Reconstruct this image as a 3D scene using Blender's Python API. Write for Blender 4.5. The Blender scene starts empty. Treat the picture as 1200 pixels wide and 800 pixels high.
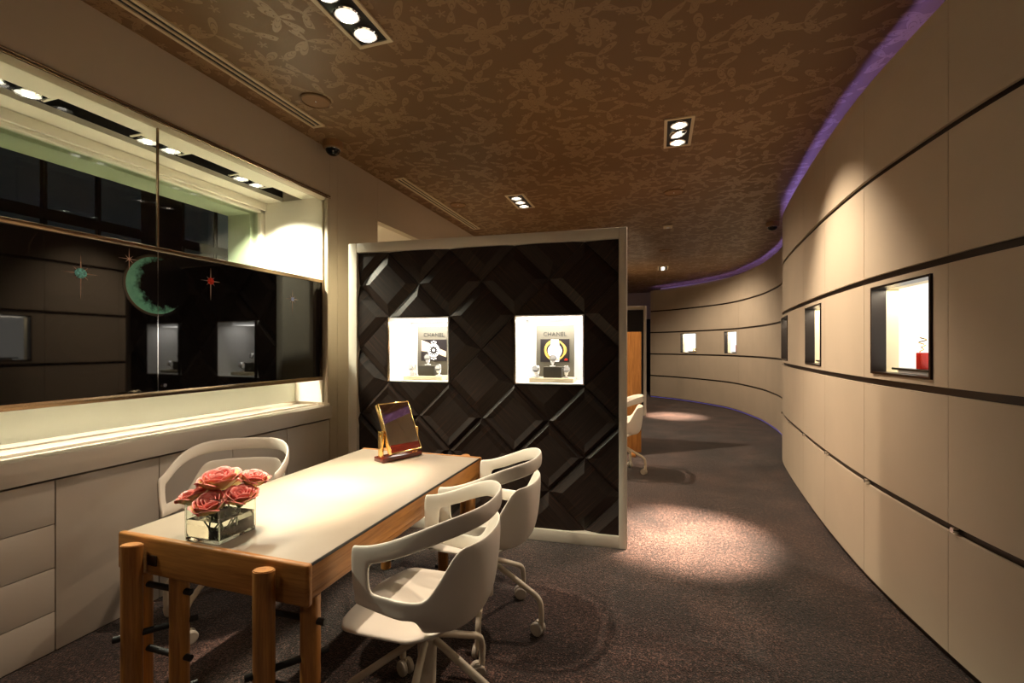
import bpy, bmesh, math, random
from mathutils import Vector, Matrix

random.seed(7)
PI = math.pi
S = bpy.context.scene
C = S.collection

# ------------------------------------------------------------------ camera, world, exposure
CAM_H = 1.40
F_PX = 533.0
YAW = math.atan(171.0 / F_PX)
cam_d = bpy.data.cameras.new('camera')
cam_d.sensor_width = 36.0
cam_d.lens = F_PX / 1200.0 * 36.0
cam_d.shift_y = 6.0 / 1200.0
cam_d.clip_start = 0.02
cam = bpy.data.objects.new('camera', cam_d)
C.objects.link(cam)
cam.location = (0, 0, CAM_H)
cam.rotation_euler = (PI / 2, 0, YAW)
S.camera = cam

w = bpy.data.worlds.new('world')
S.world = w
w.use_nodes = True
w.node_tree.nodes['Background'].inputs[0].default_value = (0.02, 0.025, 0.035, 1)
w.node_tree.nodes['Background'].inputs[1].default_value = 0.15

S.view_settings.view_transform = 'Standard'
S.view_settings.look = 'None'
S.view_settings.gamma = 1.0
S.view_settings.use_curve_mapping = False
S.view_settings.exposure = 0.45

WARM = (1.0, 0.79, 0.59)
CEIL = 3.06


# ------------------------------------------------------------------ node helpers and materials
def srgb(r, g, b):
    f = lambda c: c / 12.92 if c <= 0.04045 else ((c + 0.055) / 1.055) ** 2.4
    return (f(r / 255), f(g / 255), f(b / 255), 1)


class NT:
    def __init__(s, m):
        s.t = m.node_tree
        s.n = s.t.nodes
        s.bsdf = s.n.get('Principled BSDF')
        s.out = s.n.get('Material Output')

    def new(s, typ, **kw):
        n = s.n.new(typ)
        for k, v in kw.items():
            setattr(n, k, v)
        return n

    def link(s, a, b):
        s.t.links.new(a, b)

    def math(s, op, a, b=None, c=None):
        n = s.n.new('ShaderNodeMath')
        n.operation = op
        for i, v in enumerate((a, b, c)):
            if v is None:
                continue
            if hasattr(v, 'is_linked'):
                s.link(v, n.inputs[i])
            else:
                n.inputs[i].default_value = v
        return n.outputs[0]

    def ramp(s, fac, stops):
        n = s.n.new('ShaderNodeValToRGB')
        e = n.color_ramp.elements
        e[0].position, e[0].color = stops[0]
        e[1].position, e[1].color = stops[-1]
        for p, c in stops[1:-1]:
            x = e.new(p)
            x.color = c
        s.link(fac, n.inputs[0])
        return n.outputs[0]

    def mix(s, fac, a, b):
        n = s.n.new('ShaderNodeMix')
        n.data_type = 'RGBA'
        for i, v in ((0, fac), (6, a), (7, b)):
            if hasattr(v, 'is_linked'):
                s.link(v, n.inputs[i])
            else:
                n.inputs[i].default_value = v
        return n.outputs[2]

    def bump(s, height, strength=0.3, dist=0.01):
        n = s.n.new('ShaderNodeBump')
        n.inputs['Strength'].default_value = strength
        n.inputs['Distance'].default_value = dist
        s.link(height, n.inputs['Height'])
        s.link(n.outputs[0], s.bsdf.inputs['Normal'])

    def coords(s, scale=(1, 1, 1), kind='Object', rot=(0, 0, 0)):
        tc = s.n.new('ShaderNodeTexCoord')
        mp = s.n.new('ShaderNodeMapping')
        mp.inputs['Scale'].default_value = scale
        mp.inputs['Rotation'].default_value = rot
        s.link(tc.outputs[kind], mp.inputs[0])
        return mp.outputs[0]

    def noise(s, vec, scale, detail=3, rough=0.5, dist=0.0):
        n = s.n.new('ShaderNodeTexNoise')
        n.inputs['Scale'].default_value = scale
        n.inputs['Detail'].default_value = detail
        n.inputs['Roughness'].default_value = rough
        n.inputs['Distortion'].default_value = dist
        s.link(vec, n.inputs['Vector'])
        return n.outputs[0]


def base_mat(name, col, rough=0.5, metal=0.0, spec=0.5, trans=0.0, ior=1.45, coat=0.0):
    m = bpy.data.materials.new(name)
    m.use_nodes = True
    b = m.node_tree.nodes['Principled BSDF']
    b.inputs['Base Color'].default_value = col
    b.inputs['Roughness'].default_value = rough
    b.inputs['Metallic'].default_value = metal
    b.inputs['Specular IOR Level'].default_value = spec
    b.inputs['Transmission Weight'].default_value = trans
    b.inputs['IOR'].default_value = ior
    b.inputs['Coat Weight'].default_value = coat
    return m


def mottled(name, col, amount=0.06, scale=6.0, rough=0.5, bump=0.0, bscale=200.0, **kw):
    """plain surface with slight tone variation and fine relief"""
    m = base_mat(name, col, rough, **kw)
    t = NT(m)
    v = t.coords()
    n = t.noise(v, scale, 3)
    dark = tuple(c * (1 - amount) for c in col[:3]) + (1,)
    lite = tuple(min(1, c * (1 + amount)) for c in col[:3]) + (1,)
    t.link(t.ramp(n, [(0.3, dark), (0.7, lite)]), t.bsdf.inputs['Base Color'])
    if bump:
        t.bump(t.noise(v, bscale, 2), bump, 0.002)
    return m


def emit(name, col, strength):
    m = bpy.data.materials.new(name)
    m.use_nodes = True
    t = m.node_tree
    t.nodes.remove(t.nodes['Principled BSDF'])
    e = t.nodes.new('ShaderNodeEmission')
    e.inputs[0].default_value = col
    e.inputs[1].default_value = strength
    t.links.new(e.outputs[0], t.nodes['Material Output'].inputs[0])
    return m


def thin_glass(name, tint, refl=1.5):
    m = bpy.data.materials.new(name)
    m.use_nodes = True
    t = m.node_tree
    t.nodes.remove(t.nodes['Principled BSDF'])
    tr = t.nodes.new('ShaderNodeBsdfTransparent')
    tr.inputs[0].default_value = tint
    gl = t.nodes.new('ShaderNodeBsdfGlossy')
    gl.inputs['Roughness'].default_value = 0.0
    fr = t.nodes.new('ShaderNodeFresnel')
    fr.inputs[0].default_value = refl
    ge = t.nodes.new('ShaderNodeNewGeometry')
    inv = t.nodes.new('ShaderNodeMath')
    inv.operation = 'SUBTRACT'
    inv.inputs[0].default_value = 1.0
    t.links.new(ge.outputs['Backfacing'], inv.inputs[1])
    mu = t.nodes.new('ShaderNodeMath')
    mu.operation = 'MULTIPLY'
    t.links.new(fr.outputs[0], mu.inputs[0])
    t.links.new(inv.outputs[0], mu.inputs[1])
    mx = t.nodes.new('ShaderNodeMixShader')
    t.links.new(mu.outputs[0], mx.inputs[0])
    t.links.new(tr.outputs[0], mx.inputs[1])
    t.links.new(gl.outputs[0], mx.inputs[2])
    t.links.new(mx.outputs[0], t.nodes['Material Output'].inputs[0])
    return m


def wood(name, dark, light, scale=(3, 40, 40), rough=0.4, rot=(0, 0, 0), coat=0.0, spec=0.5):
    m = base_mat(name, light, rough, coat=coat, spec=spec)
    t = NT(m)
    v = t.coords(scale, rot=rot)
    n = t.noise(v, 1.0, 5, 0.6, 0.6)
    n2 = t.noise(v, 4.0, 3, 0.5)
    f = t.math('ADD', t.math('MULTIPLY', n, 0.75), t.math('MULTIPLY', n2, 0.25))
    t.link(t.ramp(f, [(0.32, dark), (0.68, light)]), t.bsdf.inputs['Base Color'])
    t.bump(f, 0.15, 0.002)
    return m


M = {}
M['panel'] = mottled('cream_leather_panel', srgb(202, 188, 166), 0.03, 3.0, 0.62, 0.10, 260.0)
M['groove'] = base_mat('dark_bronze_groove', srgb(38, 24, 17), 0.45, 0.2)
M['black_reveal'] = base_mat('black_brown_metal', srgb(30, 19, 13), 0.35, 0.1)
M['cream'] = mottled('cream_niche_lining', srgb(232, 220, 190), 0.02, 3.0, 0.6)
M['wallpaint'] = mottled('cream_wall_lacquer', srgb(196, 182, 160), 0.03, 2.0, 0.45)
M['soffit'] = mottled('white_soffit_paint', srgb(236, 229, 214), 0.02, 2.0, 0.6)
M['cabinet'] = mottled('satin_cabinet_lacquer', srgb(196, 186, 172), 0.02, 2.0, 0.22)
M['frost'] = mottled('pale_green_frosted_panel', srgb(226, 232, 216), 0.03, 2.0, 0.35)
M['frame'] = mottled('off_white_partition_frame', srgb(222, 214, 198), 0.02, 3.0, 0.4)
M['white'] = mottled('white_display_lining', (0.86, 0.85, 0.83, 1), 0.01, 3.0, 0.6)
M['bronze'] = base_mat('brushed_bronze', srgb(156, 134, 106), 0.26, 1.0)
M['chrome'] = base_mat('chrome', (0.8, 0.8, 0.8, 1), 0.12, 1.0)
M['steeldark'] = base_mat('dark_steel', (0.12, 0.11, 0.10, 1), 0.3, 1.0)
M['gold'] = base_mat('polished_gold', (0.95, 0.66, 0.26, 1), 0.16, 1.0)
M['black'] = base_mat('black_plastic', (0.012, 0.011, 0.010, 1), 0.4)
M['grille'] = mottled('taupe_grille', srgb(222, 206, 176), 0.03, 3.0, 0.5)
M['shell'] = mottled('white_moulded_chair', srgb(230, 224, 212), 0.015, 4.0, 0.42, 0.05, 900.0)
M['steelwhite'] = mottled('white_powder_coat', srgb(222, 212, 192), 0.02, 5.0, 0.35)
M['caster'] = mottled('grey_caster', srgb(196, 188, 174), 0.03, 5.0, 0.5)
M['tabletop'] = mottled('grey_beige_desk_leather', srgb(154, 141, 124), 0.03, 9.0, 0.42, 0.06, 700.0)
M['edge'] = base_mat('dark_edge_band', srgb(40, 36, 34), 0.5)
OAK_D, OAK_L = srgb(130, 82, 36), srgb(188, 130, 66)
M['oak_x'] = wood('oak_grain_across', OAK_D, OAK_L, (3, 50, 50), 0.42)
M['oak_y'] = wood('oak_grain_along', OAK_D, OAK_L, (50, 3, 50), 0.42)
M['oak_z'] = wood('oak_grain_upright', OAK_D, OAK_L, (50, 50, 3), 0.42)
M['mahogany'] = wood('mahogany', srgb(60, 16, 10), srgb(104, 34, 20), (6, 40, 40), 0.18, coat=0.6)
M['mirror'] = base_mat('mirror_silver', (0.9, 0.9, 0.9, 1), 0.015, 1.0)
M['rod'] = base_mat('black_rod', (0.01, 0.009, 0.008, 1), 0.45)
M['stem'] = mottled('rose_stem', srgb(54, 66, 32), 0.2, 30.0, 0.5)
M['leaf'] = mottled('rose_leaf', srgb(44, 62, 30), 0.25, 30.0, 0.4)
M['lampglow'] = emit('lamp_glow', (1.0, 0.86, 0.66, 1), 1.1)
M['bulbglow'] = emit('bulb_glow', (1.0, 0.92, 0.78, 1), 9.0)
M['reflector'] = base_mat('lamp_reflector', (0.85, 0.83, 0.78, 1), 0.22, 1.0)
M['purple'] = emit('violet_led', (0.38, 0.27, 1.0, 1), 11.0)
M['purple_low'] = emit('violet_floor_led', (0.42, 0.30, 1.0, 1), 0.22)
M['glass'] = thin_glass('clear_pane', (0.93, 0.96, 0.94, 1), 1.35)
M['greenglass'] = thin_glass('green_tinted_pane', (0.86, 0.93, 0.87, 1), 1.45)
M['vaseglass'] = thin_glass('clear_vase_glass', (0.95, 0.98, 0.96, 1), 1.6)
M['water'] = base_mat('vase_water', (0.95, 0.95, 0.90, 1), 0.0, trans=1.0, ior=1.33)
M['glassedge'] = base_mat('solid_glass', (0.95, 0.99, 0.96, 1), 0.0, trans=1.0, ior=1.5)
M['board'] = mottled('grey_display_board', srgb(90, 84, 70), 0.03, 8.0, 0.6)
M['boardblock'] = mottled('dark_grey_block', srgb(70, 66, 57), 0.03, 8.0, 0.55)
M['plinth'] = mottled('beige_plinth', srgb(222, 204, 168), 0.02, 8.0, 0.5)
M['nicheglow'] = emit('warm_backlit_panel', (1.0, 0.93, 0.80, 1), 1.15)
M['steel'] = base_mat('watch_steel', (0.86, 0.86, 0.85, 1), 0.25, 0.7)
M['dial'] = base_mat('watch_dial', (0.9, 0.9, 0.9, 1), 0.3)
M['letter'] = base_mat('dark_lettering', srgb(40, 38, 34), 0.5)
M['poster_dark'] = mottled('poster_dark_ground', srgb(34, 28, 28), 0.2, 10.0, 0.4)
M['poster_skin'] = base_mat('poster_skin_tone', srgb(222, 190, 164), 0.5)
M['poster_white'] = base_mat('poster_white', srgb(240, 240, 240), 0.5)
M['poster_gold'] = base_mat('poster_gold_ring', srgb(224, 176, 84), 0.5)
M['red'] = base_mat('red_lacquer', srgb(196, 40, 30), 0.25)
M['tray'] = base_mat('dark_olive_tray', srgb(40, 40, 32), 0.3)
M['teal'] = mottled('teal_print', srgb(120, 205, 180), 0.18, 40.0, 0.25)
M['tealgem'] = mottled('teal_gem_print', srgb(110, 200, 200), 0.7, 110.0, 0.25)
M['redgem'] = mottled('red_gem_print', srgb(214, 60, 40), 0.7, 110.0, 0.25)
M['bluegem'] = mottled('blue_gem_print', srgb(130, 140, 200), 0.7, 110.0, 0.25)
M['ray'] = base_mat('pale_ray_print', srgb(214, 178, 156), 0.3)
M['halo'] = base_mat('dim_halo_print', srgb(120, 96, 76), 0.35)
M['smoked'] = base_mat('smoked_dome', (0.015, 0.014, 0.013, 1), 0.05)
M['extdark'] = mottled('night_facade', srgb(40, 34, 30), 0.2, 1.5, 0.8)
M['extlit'] = emit('dim_office_window', (0.42, 0.43, 0.42, 1), 0.055)
M['extlit2'] = emit('faint_office_window', (0.22, 0.22, 0.25, 1), 0.03)
M['exttube'] = emit('office_ceiling_lamp', (1.0, 0.92, 0.78, 1), 0.9)
M['door_dark'] = base_mat('dark_doorway', srgb(28, 22, 20), 0.5)


def mat_lacquer():
    m = base_mat('black_gloss_lacquer', (0.006, 0.005, 0.005, 1), 0.03, spec=0.5, ior=1.42)
    t = NT(m)
    v = t.coords((1, 1, 1))
    # faint tonal scroll print: rings around scattered centres
    vo = t.new('ShaderNodeTexVoronoi')
    vo.inputs['Scale'].default_value = 2.6
    t.link(v, vo.inputs['Vector'])
    r = vo.outputs['Distance']
    s = t.math('SINE', t.math('MULTIPLY', r, 62.0))
    k = t.math('GREATER_THAN', s, 0.82)
    sp = t.noise(v, 3.0, 2)
    k2 = t.math('MULTIPLY', k, t.math('GREATER_THAN', sp, 0.52))
    t.link(t.mix(k2, (0.006, 0.005, 0.005, 1), (0.011, 0.009, 0.008, 1)), t.bsdf.inputs['Base Color'])
    return m


M['lacquer'] = mat_lacquer()


def mat_carpet():
    m = base_mat('brown_carpet', srgb(70, 50, 42), 0.95, spec=0.1)
    t = NT(m)
    v = t.coords()
    fine = t.noise(v, 120.0, 2, 0.7)
    mid = t.noise(v, 45.0, 3, 0.6)
    big = t.noise(v, 2.2, 3, 0.5)
    f = t.math('ADD', t.math('MULTIPLY', fine, 0.55), t.math('ADD', t.math('MULTIPLY', mid, 0.27), t.math('MULTIPLY', big, 0.18)))
    col = t.ramp(f, [(0.42, srgb(13, 8, 7)), (0.51, srgb(45, 30, 26)), (0.61, srgb(128, 97, 86))])
    t.link(col, t.bsdf.inputs['Base Color'])
    t.bump(f, 0.9, 0.02)
    t.bsdf.inputs['Sheen Weight'].default_value = 0.25
    t.bsdf.inputs['Sheen Roughness'].default_value = 0.5
    return m


M['carpet'] = mat_carpet()


def mat_wallpaper():
    """brown satin damask: lobed flowers, leaves and scrolls, slightly paler and shinier than the ground"""
    m = base_mat('brown_damask_paper', srgb(110, 80, 52), 0.5)
    t = NT(m)
    v0 = t.coords()
    nz = t.new('ShaderNodeTexNoise')
    nz.inputs['Scale'].default_value = 7.0
    nz.inputs['Detail'].default_value = 2
    t.link(v0, nz.inputs['Vector'])
    off = t.new('ShaderNodeVectorMath', operation='SCALE')
    sub = t.new('ShaderNodeVectorMath', operation='SUBTRACT')
    sub.inputs[1].default_value = (0.5, 0.5, 0.5)
    t.link(nz.outputs['Color'], sub.inputs[0])
    t.link(sub.outputs[0], off.inputs[0])
    off.inputs['Scale'].default_value = 0.022
    add = t.new('ShaderNodeVectorMath', operation='ADD')
    t.link(v0, add.inputs[0])
    t.link(off.outputs[0], add.inputs[1])
    vec = add.outputs[0]

    def blooms(scale, n, r0, r1, power, rnd=0.75, shift=(0, 0, 0)):
        mp = t.new('ShaderNodeMapping')
        mp.inputs['Location'].default_value = shift
        t.link(vec, mp.inputs[0])
        vo = t.new('ShaderNodeTexVoronoi', voronoi_dimensions='2D')
        vo.inputs['Scale'].default_value = scale
        vo.inputs['Randomness'].default_value = rnd
        t.link(mp.outputs[0], vo.inputs['Vector'])
        d = t.new('ShaderNodeVectorMath', operation='SUBTRACT')
        t.link(mp.outputs[0], d.inputs[0])
        t.link(vo.outputs['Position'], d.inputs[1])
        sp = t.new('ShaderNodeSeparateXYZ')
        t.link(d.outputs[0], sp.inputs[0])
        x, y = sp.outputs[0], sp.outputs[1]
        r = t.math('SQRT', t.math('ADD', t.math('MULTIPLY', x, x), t.math('MULTIPLY', y, y)))
        a = t.math('ARCTAN2', y, x)
        sc = t.new('ShaderNodeSeparateXYZ')
        t.link(vo.outputs['Color'], sc.inputs[0])
        ph = t.math('MULTIPLY', sc.outputs[0], 6.283)
        cs = t.math('COSINE', t.math('ADD', t.math('MULTIPLY', a, n), ph))
        p = t.math('POWER', t.math('MULTIPLY_ADD', cs, 0.5, 0.5), power)
        R = t.math('MULTIPLY_ADD', p, r1, r0)
        k = t.math('LESS_THAN', r, R)
        vein = t.math('GREATER_THAN', t.math('ABSOLUTE', t.math('SINE', t.math('DIVIDE', t.math('MULTIPLY', r, 9.0), R))), 0.28)
        return t.math('MULTIPLY', k, vein)

    k = blooms(2.1, 6.0, 0.045, 0.075, 0.8)
    k = t.math('MAXIMUM', k, blooms(3.1, 3.0, 0.006, 0.135, 4.0, shift=(1.37, 0.62, 0)))
    k = t.math('MAXIMUM', k, blooms(7.0, 5.0, 0.006, 0.022, 1.0, 0.9, shift=(0.2, 2.1, 0)))
    k = t.math('MAXIMUM', k, blooms(4.4, 2.0, 0.003, 0.115, 5.0, 1.0, shift=(3.1, 1.9, 0)))
    big = t.noise(v0, 1.3, 2)
    g = t.mix(big, srgb(118, 90, 60), srgb(128, 98, 66))
    p = t.mix(big, srgb(146, 116, 82), srgb(154, 124, 88))
    t.link(t.mix(k, g, p), t.bsdf.inputs['Base Color'])
    ro = t.math('MULTIPLY_ADD', k, -0.12, 0.52)
    t.link(ro, t.bsdf.inputs['Roughness'])
    t.bump(k, 0.25, 0.002)
    return m


M['wallpaper'] = mat_wallpaper()


def mat_ebony(name, ang):
    m = base_mat(name, srgb(40, 28, 22), 0.48, spec=0.4)
    t = NT(m)
    v = t.coords((1, 1, 1), rot=(0, ang, 0))
    mp = t.new('ShaderNodeMapping')
    mp.inputs['Scale'].default_value = (2.0, 2.0, 110.0)
    t.link(v, mp.inputs[0])
    n = t.noise(mp.outputs[0], 1.0, 4, 0.6, 0.3)
    col = t.ramp(n, [(0.36, srgb(26, 19, 16)), (0.56, srgb(43, 31, 25)), (0.72, srgb(76, 48, 34))])
    t.link(col, t.bsdf.inputs['Base Color'])
    t.bump(n, 0.08, 0.001)
    return m


M['ebony_a'] = mat_ebony('striped_ebony_rising', PI / 4)
M['ebony_b'] = mat_ebony('striped_ebony_falling', -PI / 4)
M['ebony'] = base_mat('dark_ebony_backing', srgb(22, 16, 13), 0.5)


def mat_petal():
    m = base_mat('coral_cream_petal', srgb(224, 110, 90), 0.55)
    t = NT(m)
    at = t.new('ShaderNodeAttribute', attribute_name='grad')
    n = t.noise(t.coords(), 60.0, 3)
    f = t.math('ADD', at.outputs['Fac'], t.math('MULTIPLY_ADD', n, 0.36, -0.18))
    col = t.ramp(f, [(0.34, srgb(232, 206, 138)), (0.62, srgb(236, 196, 136)), (0.79, srgb(218, 92, 88)), (1.0, srgb(244, 164, 154))])
    t.link(col, t.bsdf.inputs['Base Color'])
    t.bsdf.inputs['Subsurface Weight'].default_value = 0.0
    return m


M['petal'] = mat_petal()


# ------------------------------------------------------------------ mesh helpers
def obj(name, bm, m, parent=None, smooth=40, loc=(0, 0, 0), rot=(0, 0, 0)):
    me = bpy.data.meshes.new(name)
    bmesh.ops.recalc_face_normals(bm, faces=bm.faces)
    bm.to_mesh(me)
    bm.free()
    return obj_me(name, me, m, parent, smooth, loc, rot)


def obj_me(name, me, m, parent=None, smooth=40, loc=(0, 0, 0), rot=(0, 0, 0)):
    if m and not me.materials:
        me.materials.append(M[m] if isinstance(m, str) else m)
    if smooth:
        for p in me.polygons:
            p.use_smooth = True
        me.set_sharp_from_angle(angle=math.radians(smooth))
    o = bpy.data.objects.new(name, me)
    C.objects.link(o)
    o.parent = parent
    o.location = loc
    o.rotation_euler = rot
    return o


def tag(o, label=None, cat=None, group=None, kind=None):
    if label:
        o['label'] = label
    if cat:
        o['category'] = cat
    if group:
        o['group'] = group
    if kind:
        o['kind'] = kind
    return o


def thing(name, label, cat, loc=(0, 0, 0), rotz=0.0, group=None):
    o = bpy.data.objects.new(name, None)
    C.objects.link(o)
    o.empty_display_size = 0.1
    o.location = loc
    o.rotation_euler = (0, 0, rotz)
    return tag(o, label, cat, group)


def copy_tree(o, parent=None):
    c = o.copy()
    C.objects.link(c)
    c.parent = parent
    for ch in [x for x in bpy.data.objects if x.parent == o]:
        copy_tree(ch, c)
    return c


def box(bm, x0, x1, y0, y1, z0, z1, bev=0.0, seg=2, mat=None):
    vs = [bm.verts.new(p) for p in ((x0, y0, z0), (x1, y0, z0), (x1, y1, z0), (x0, y1, z0),
                                    (x0, y0, z1), (x1, y0, z1), (x1, y1, z1), (x0, y1, z1))]
    fs = [bm.faces.new([vs[i] for i in q]) for q in ((0, 3, 2, 1), (4, 5, 6, 7), (0, 1, 5, 4), (1, 2, 6, 5), (2, 3, 7, 6), (3, 0, 4, 7))]
    if bev:
        es = list({e for f in fs for e in f.edges})
        r = bmesh.ops.bevel(bm, geom=es, offset=bev, segments=seg, affect='EDGES', profile=0.5)
        vs = list({v for f in r['faces'] for v in f.verts})
    if mat is not None:
        bmesh.ops.transform(bm, matrix=mat, verts=list(set(vs)))
    return vs


def bxo(name, x0, x1, y0, y1, z0, z1, m, parent=None, bev=0.0, **kw):
    bm = bmesh.new()
    box(bm, x0, x1, y0, y1, z0, z1, bev)
    return obj(name, bm, m, parent, **kw)


def cyl(bm, p0, p1, r0, r1=None, n=20, cap=True):
    if r1 is None:
        r1 = r0
    p0, p1 = Vector(p0), Vector(p1)
    d = (p1 - p0).normalized()
    a = d.orthogonal().normalized()
    b = d.cross(a)
    A = [bm.verts.new(p0 + (a * math.cos(2 * PI * i / n) + b * math.sin(2 * PI * i / n)) * r0) for i in range(n)]
    B = [bm.verts.new(p1 + (a * math.cos(2 * PI * i / n) + b * math.sin(2 * PI * i / n)) * r1) for i in range(n)]
    for i in range(n):
        bm.faces.new((A[i], A[(i + 1) % n], B[(i + 1) % n], B[i]))
    if cap:
        bm.faces.new(A[::-1])
        bm.faces.new(B)
    return A, B


def tube(bm, pts, r, n=12, cap=True):
    pts = [Vector(p) for p in pts]
    rs = r if isinstance(r, (list, tuple)) else [r] * len(pts)
    rings = []
    a = None
    for i, p in enumerate(pts):
        if i == 0:
            d = pts[1] - p
        elif i == len(pts) - 1:
            d = p - pts[i - 1]
        else:
            d = (pts[i + 1] - p).normalized() + (p - pts[i - 1]).normalized()
        d.normalize()
        if a is None:
            a = d.orthogonal().normalized()
        a = (a - d * a.dot(d)).normalized()
        b = d.cross(a)
        rings.append([bm.verts.new(p + (a * math.cos(2 * PI * k / n) + b * math.sin(2 * PI * k / n)) * rs[i]) for k in range(n)])
    for A, B in zip(rings, rings[1:]):
        for k in range(n):
            bm.faces.new((A[k], A[(k + 1) % n], B[(k + 1) % n], B[k]))
    if cap:
        bm.faces.new(rings[0][::-1])
        bm.faces.new(rings[-1])


def lathe(bm, prof, n=28, center=(0, 0, 0)):
    cx, cy, cz = center
    rings = []
    for r, z in prof:
        if r < 1e-5:
            rings.append([bm.verts.new((cx, cy, cz + z))])
        else:
            rings.append([bm.verts.new((cx + r * math.cos(2 * PI * i / n), cy + r * math.sin(2 * PI * i / n), cz + z)) for i in range(n)])
    for A, B in zip(rings, rings[1:]):
        for i in range(n):
            j = (i + 1) % n
            if len(A) == 1 and len(B) == 1:
                continue
            if len(A) == 1:
                bm.faces.new((A[0], B[j], B[i]))
            elif len(B) == 1:
                bm.faces.new((A[i], A[j], B[0]))
            else:
                bm.faces.new((A[i], A[j], B[j], B[i]))


def smooth_pts(pts, n=6):
    """Catmull-Rom through points"""
    P = [Vector(p) for p in pts]
    P = [P[0] * 2 - P[1]] + P + [P[-1] * 2 - P[-2]]
    out = []
    for i in range(1, len(P) - 2):
        for k in range(n):
            t = k / n
            a, b, c, d = P[i - 1], P[i], P[i + 1], P[i + 2]
            out.append(0.5 * ((2 * b) + (c - a) * t + (2 * a - 5 * b + 4 * c - d) * t * t + (-a + 3 * b - 3 * c + d) * t ** 3))
    out.append(P[-2])
    return out


def spot(name, loc, target, power, size=40, blend=0.7, col=WARM, radius=0.03):
    d = bpy.data.lights.new(name, 'SPOT')
    d.energy = power
    d.spot_size = math.radians(size)
    d.spot_blend = blend
    d.color = col
    d.shadow_soft_size = radius
    o = bpy.data.objects.new(name, d)
    C.objects.link(o)
    o.location = loc
    o.rotation_euler = (Vector(target) - Vector(loc)).to_track_quat('-Z', 'Y').to_euler()
    return o


def area(name, loc, rot, sx, sy, power, col=(1, 1, 1)):
    d = bpy.data.lights.new(name, 'AREA')
    d.shape = 'RECTANGLE'
    d.size, d.size_y = sx, sy
    d.energy = power
    d.color = col
    o = bpy.data.objects.new(name, d)
    C.objects.link(o)
    o.location = loc
    o.rotation_euler = rot
    return o


# ================================================================== THE SETTING
tag(bxo('floor', -3.4, 4.2, -3.4, 15.0, -0.10, 0.0, 'carpet', smooth=0), kind='structure')
tag(bxo('ceiling', -3.4, 4.2, -3.4, 15.0, CEIL, CEIL + 0.10, 'wallpaper', smooth=0), kind='structure')
tag(bxo('wall_near', -3.4, 4.2, -3.5, -3.4, 0, CEIL, 'wallpaint', smooth=0), kind='structure')
tag(bxo('wall_outer_right', 4.2, 4.3, -3.4, 15.0, 0, CEIL, 'wallpaint', smooth=0), kind='structure')

# far end wall with a dark doorway
bm = bmesh.new()
box(bm, -3.4, -0.62, 14.6, 14.8, 0, CEIL)
box(bm, 0.25, 4.2, 14.6, 14.8, 0, CEIL)
box(bm, -0.62, 0.25, 14.6, 14.8, 2.25, CEIL)
tag(obj('wall_far', bm, 'wallpaint', smooth=0), kind='structure')
tag(bxo('door_1', -0.62, 0.25, 14.70, 14.75, 0, 2.25, 'door_dark', smooth=0), kind='structure')

# ---------------- curved wall on the right
WP = [(2.75, -1.6), (2.05, -0.3), (1.66, 0.7), (1.41, 1.5), (1.275, 2.168), (1.222, 2.6), (1.188, 3.25), (1.212, 4.02), (1.272, 4.84),
      (1.348, 5.65), (1.425, 6.2), (1.575, 6.8), (1.735, 7.4), (1.838, 8.05), (1.87, 8.8), (1.81, 9.86), (1.47, 11.3), (0.61, 12.55), (-0.2, 13.25)]
dense = smooth_pts([(x, y, 0) for x, y in WP], 24)
cum = [0.0]
for a, b in zip(dense, dense[1:]):
    cum.append(cum[-1] + (b - a).length)
LEN = cum[-1]


def cpos(s, off=0.0):
    """point of the wall face at arc length s, moved off metres into the room"""
    s = min(max(s, 0.0), LEN - 1e-4)
    lo, hi = 0, len(cum) - 1
    while hi - lo > 1:
        mid = (lo + hi) // 2
        if cum[mid] <= s:
            lo = mid
        else:
            hi = mid
    t = (s - cum[lo]) / (cum[lo + 1] - cum[lo])
    p = dense[lo].lerp(dense[lo + 1], t)
    i0, i1 = max(lo - 2, 0), min(lo + 3, len(dense) - 1)
    tg = (dense[i1] - dense[i0]).normalized()
    n = Vector((-tg.y, tg.x, 0))
    return p + n * off, tg, n


def slab(bm, s0, s1, z0, z1, f, b, n=6):
    """curved block between arc lengths s0..s1, heights z0..z1, offsets f (front) to b (back)"""
    rows = []
    for i in range(n + 1):
        s = s0 + (s1 - s0) * i / n
        pf = cpos(s, f)[0]
        pb = cpos(s, b)[0]
        rows.append([bm.verts.new((pf.x, pf.y, z0)), bm.verts.new((pf.x, pf.y, z1)), bm.verts.new((pb.x, pb.y, z1)), bm.verts.new((pb.x, pb.y, z0))])
    for A, B in zip(rows, rows[1:]):
        for k in range(4):
            j = (k + 1) % 4
            bm.faces.new((A[k], A[j], B[j], B[k]))
    bm.faces.new(rows[0][::-1])
    bm.faces.new(rows[-1])


# arc length where y = 2.52: a panel seam stands there
S0 = min((abs(p.y - 2.52), c) for p, c in zip(dense, cum) if p.x > 0.9)[1]
STEP = 0.757
first = -int(S0 // STEP)
last = int((LEN - S0) // STEP)
ZR = [(0.04, 0.581), (0.617, 1.180), (1.216, 1.771), (1.807, 2.360), (2.394, 2.950)]
WIN_Z = (1.245, 1.742)
niche_cols = {0, 2, 4, 11, 13}
print('wall columns', first, last, 'len', LEN)

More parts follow.
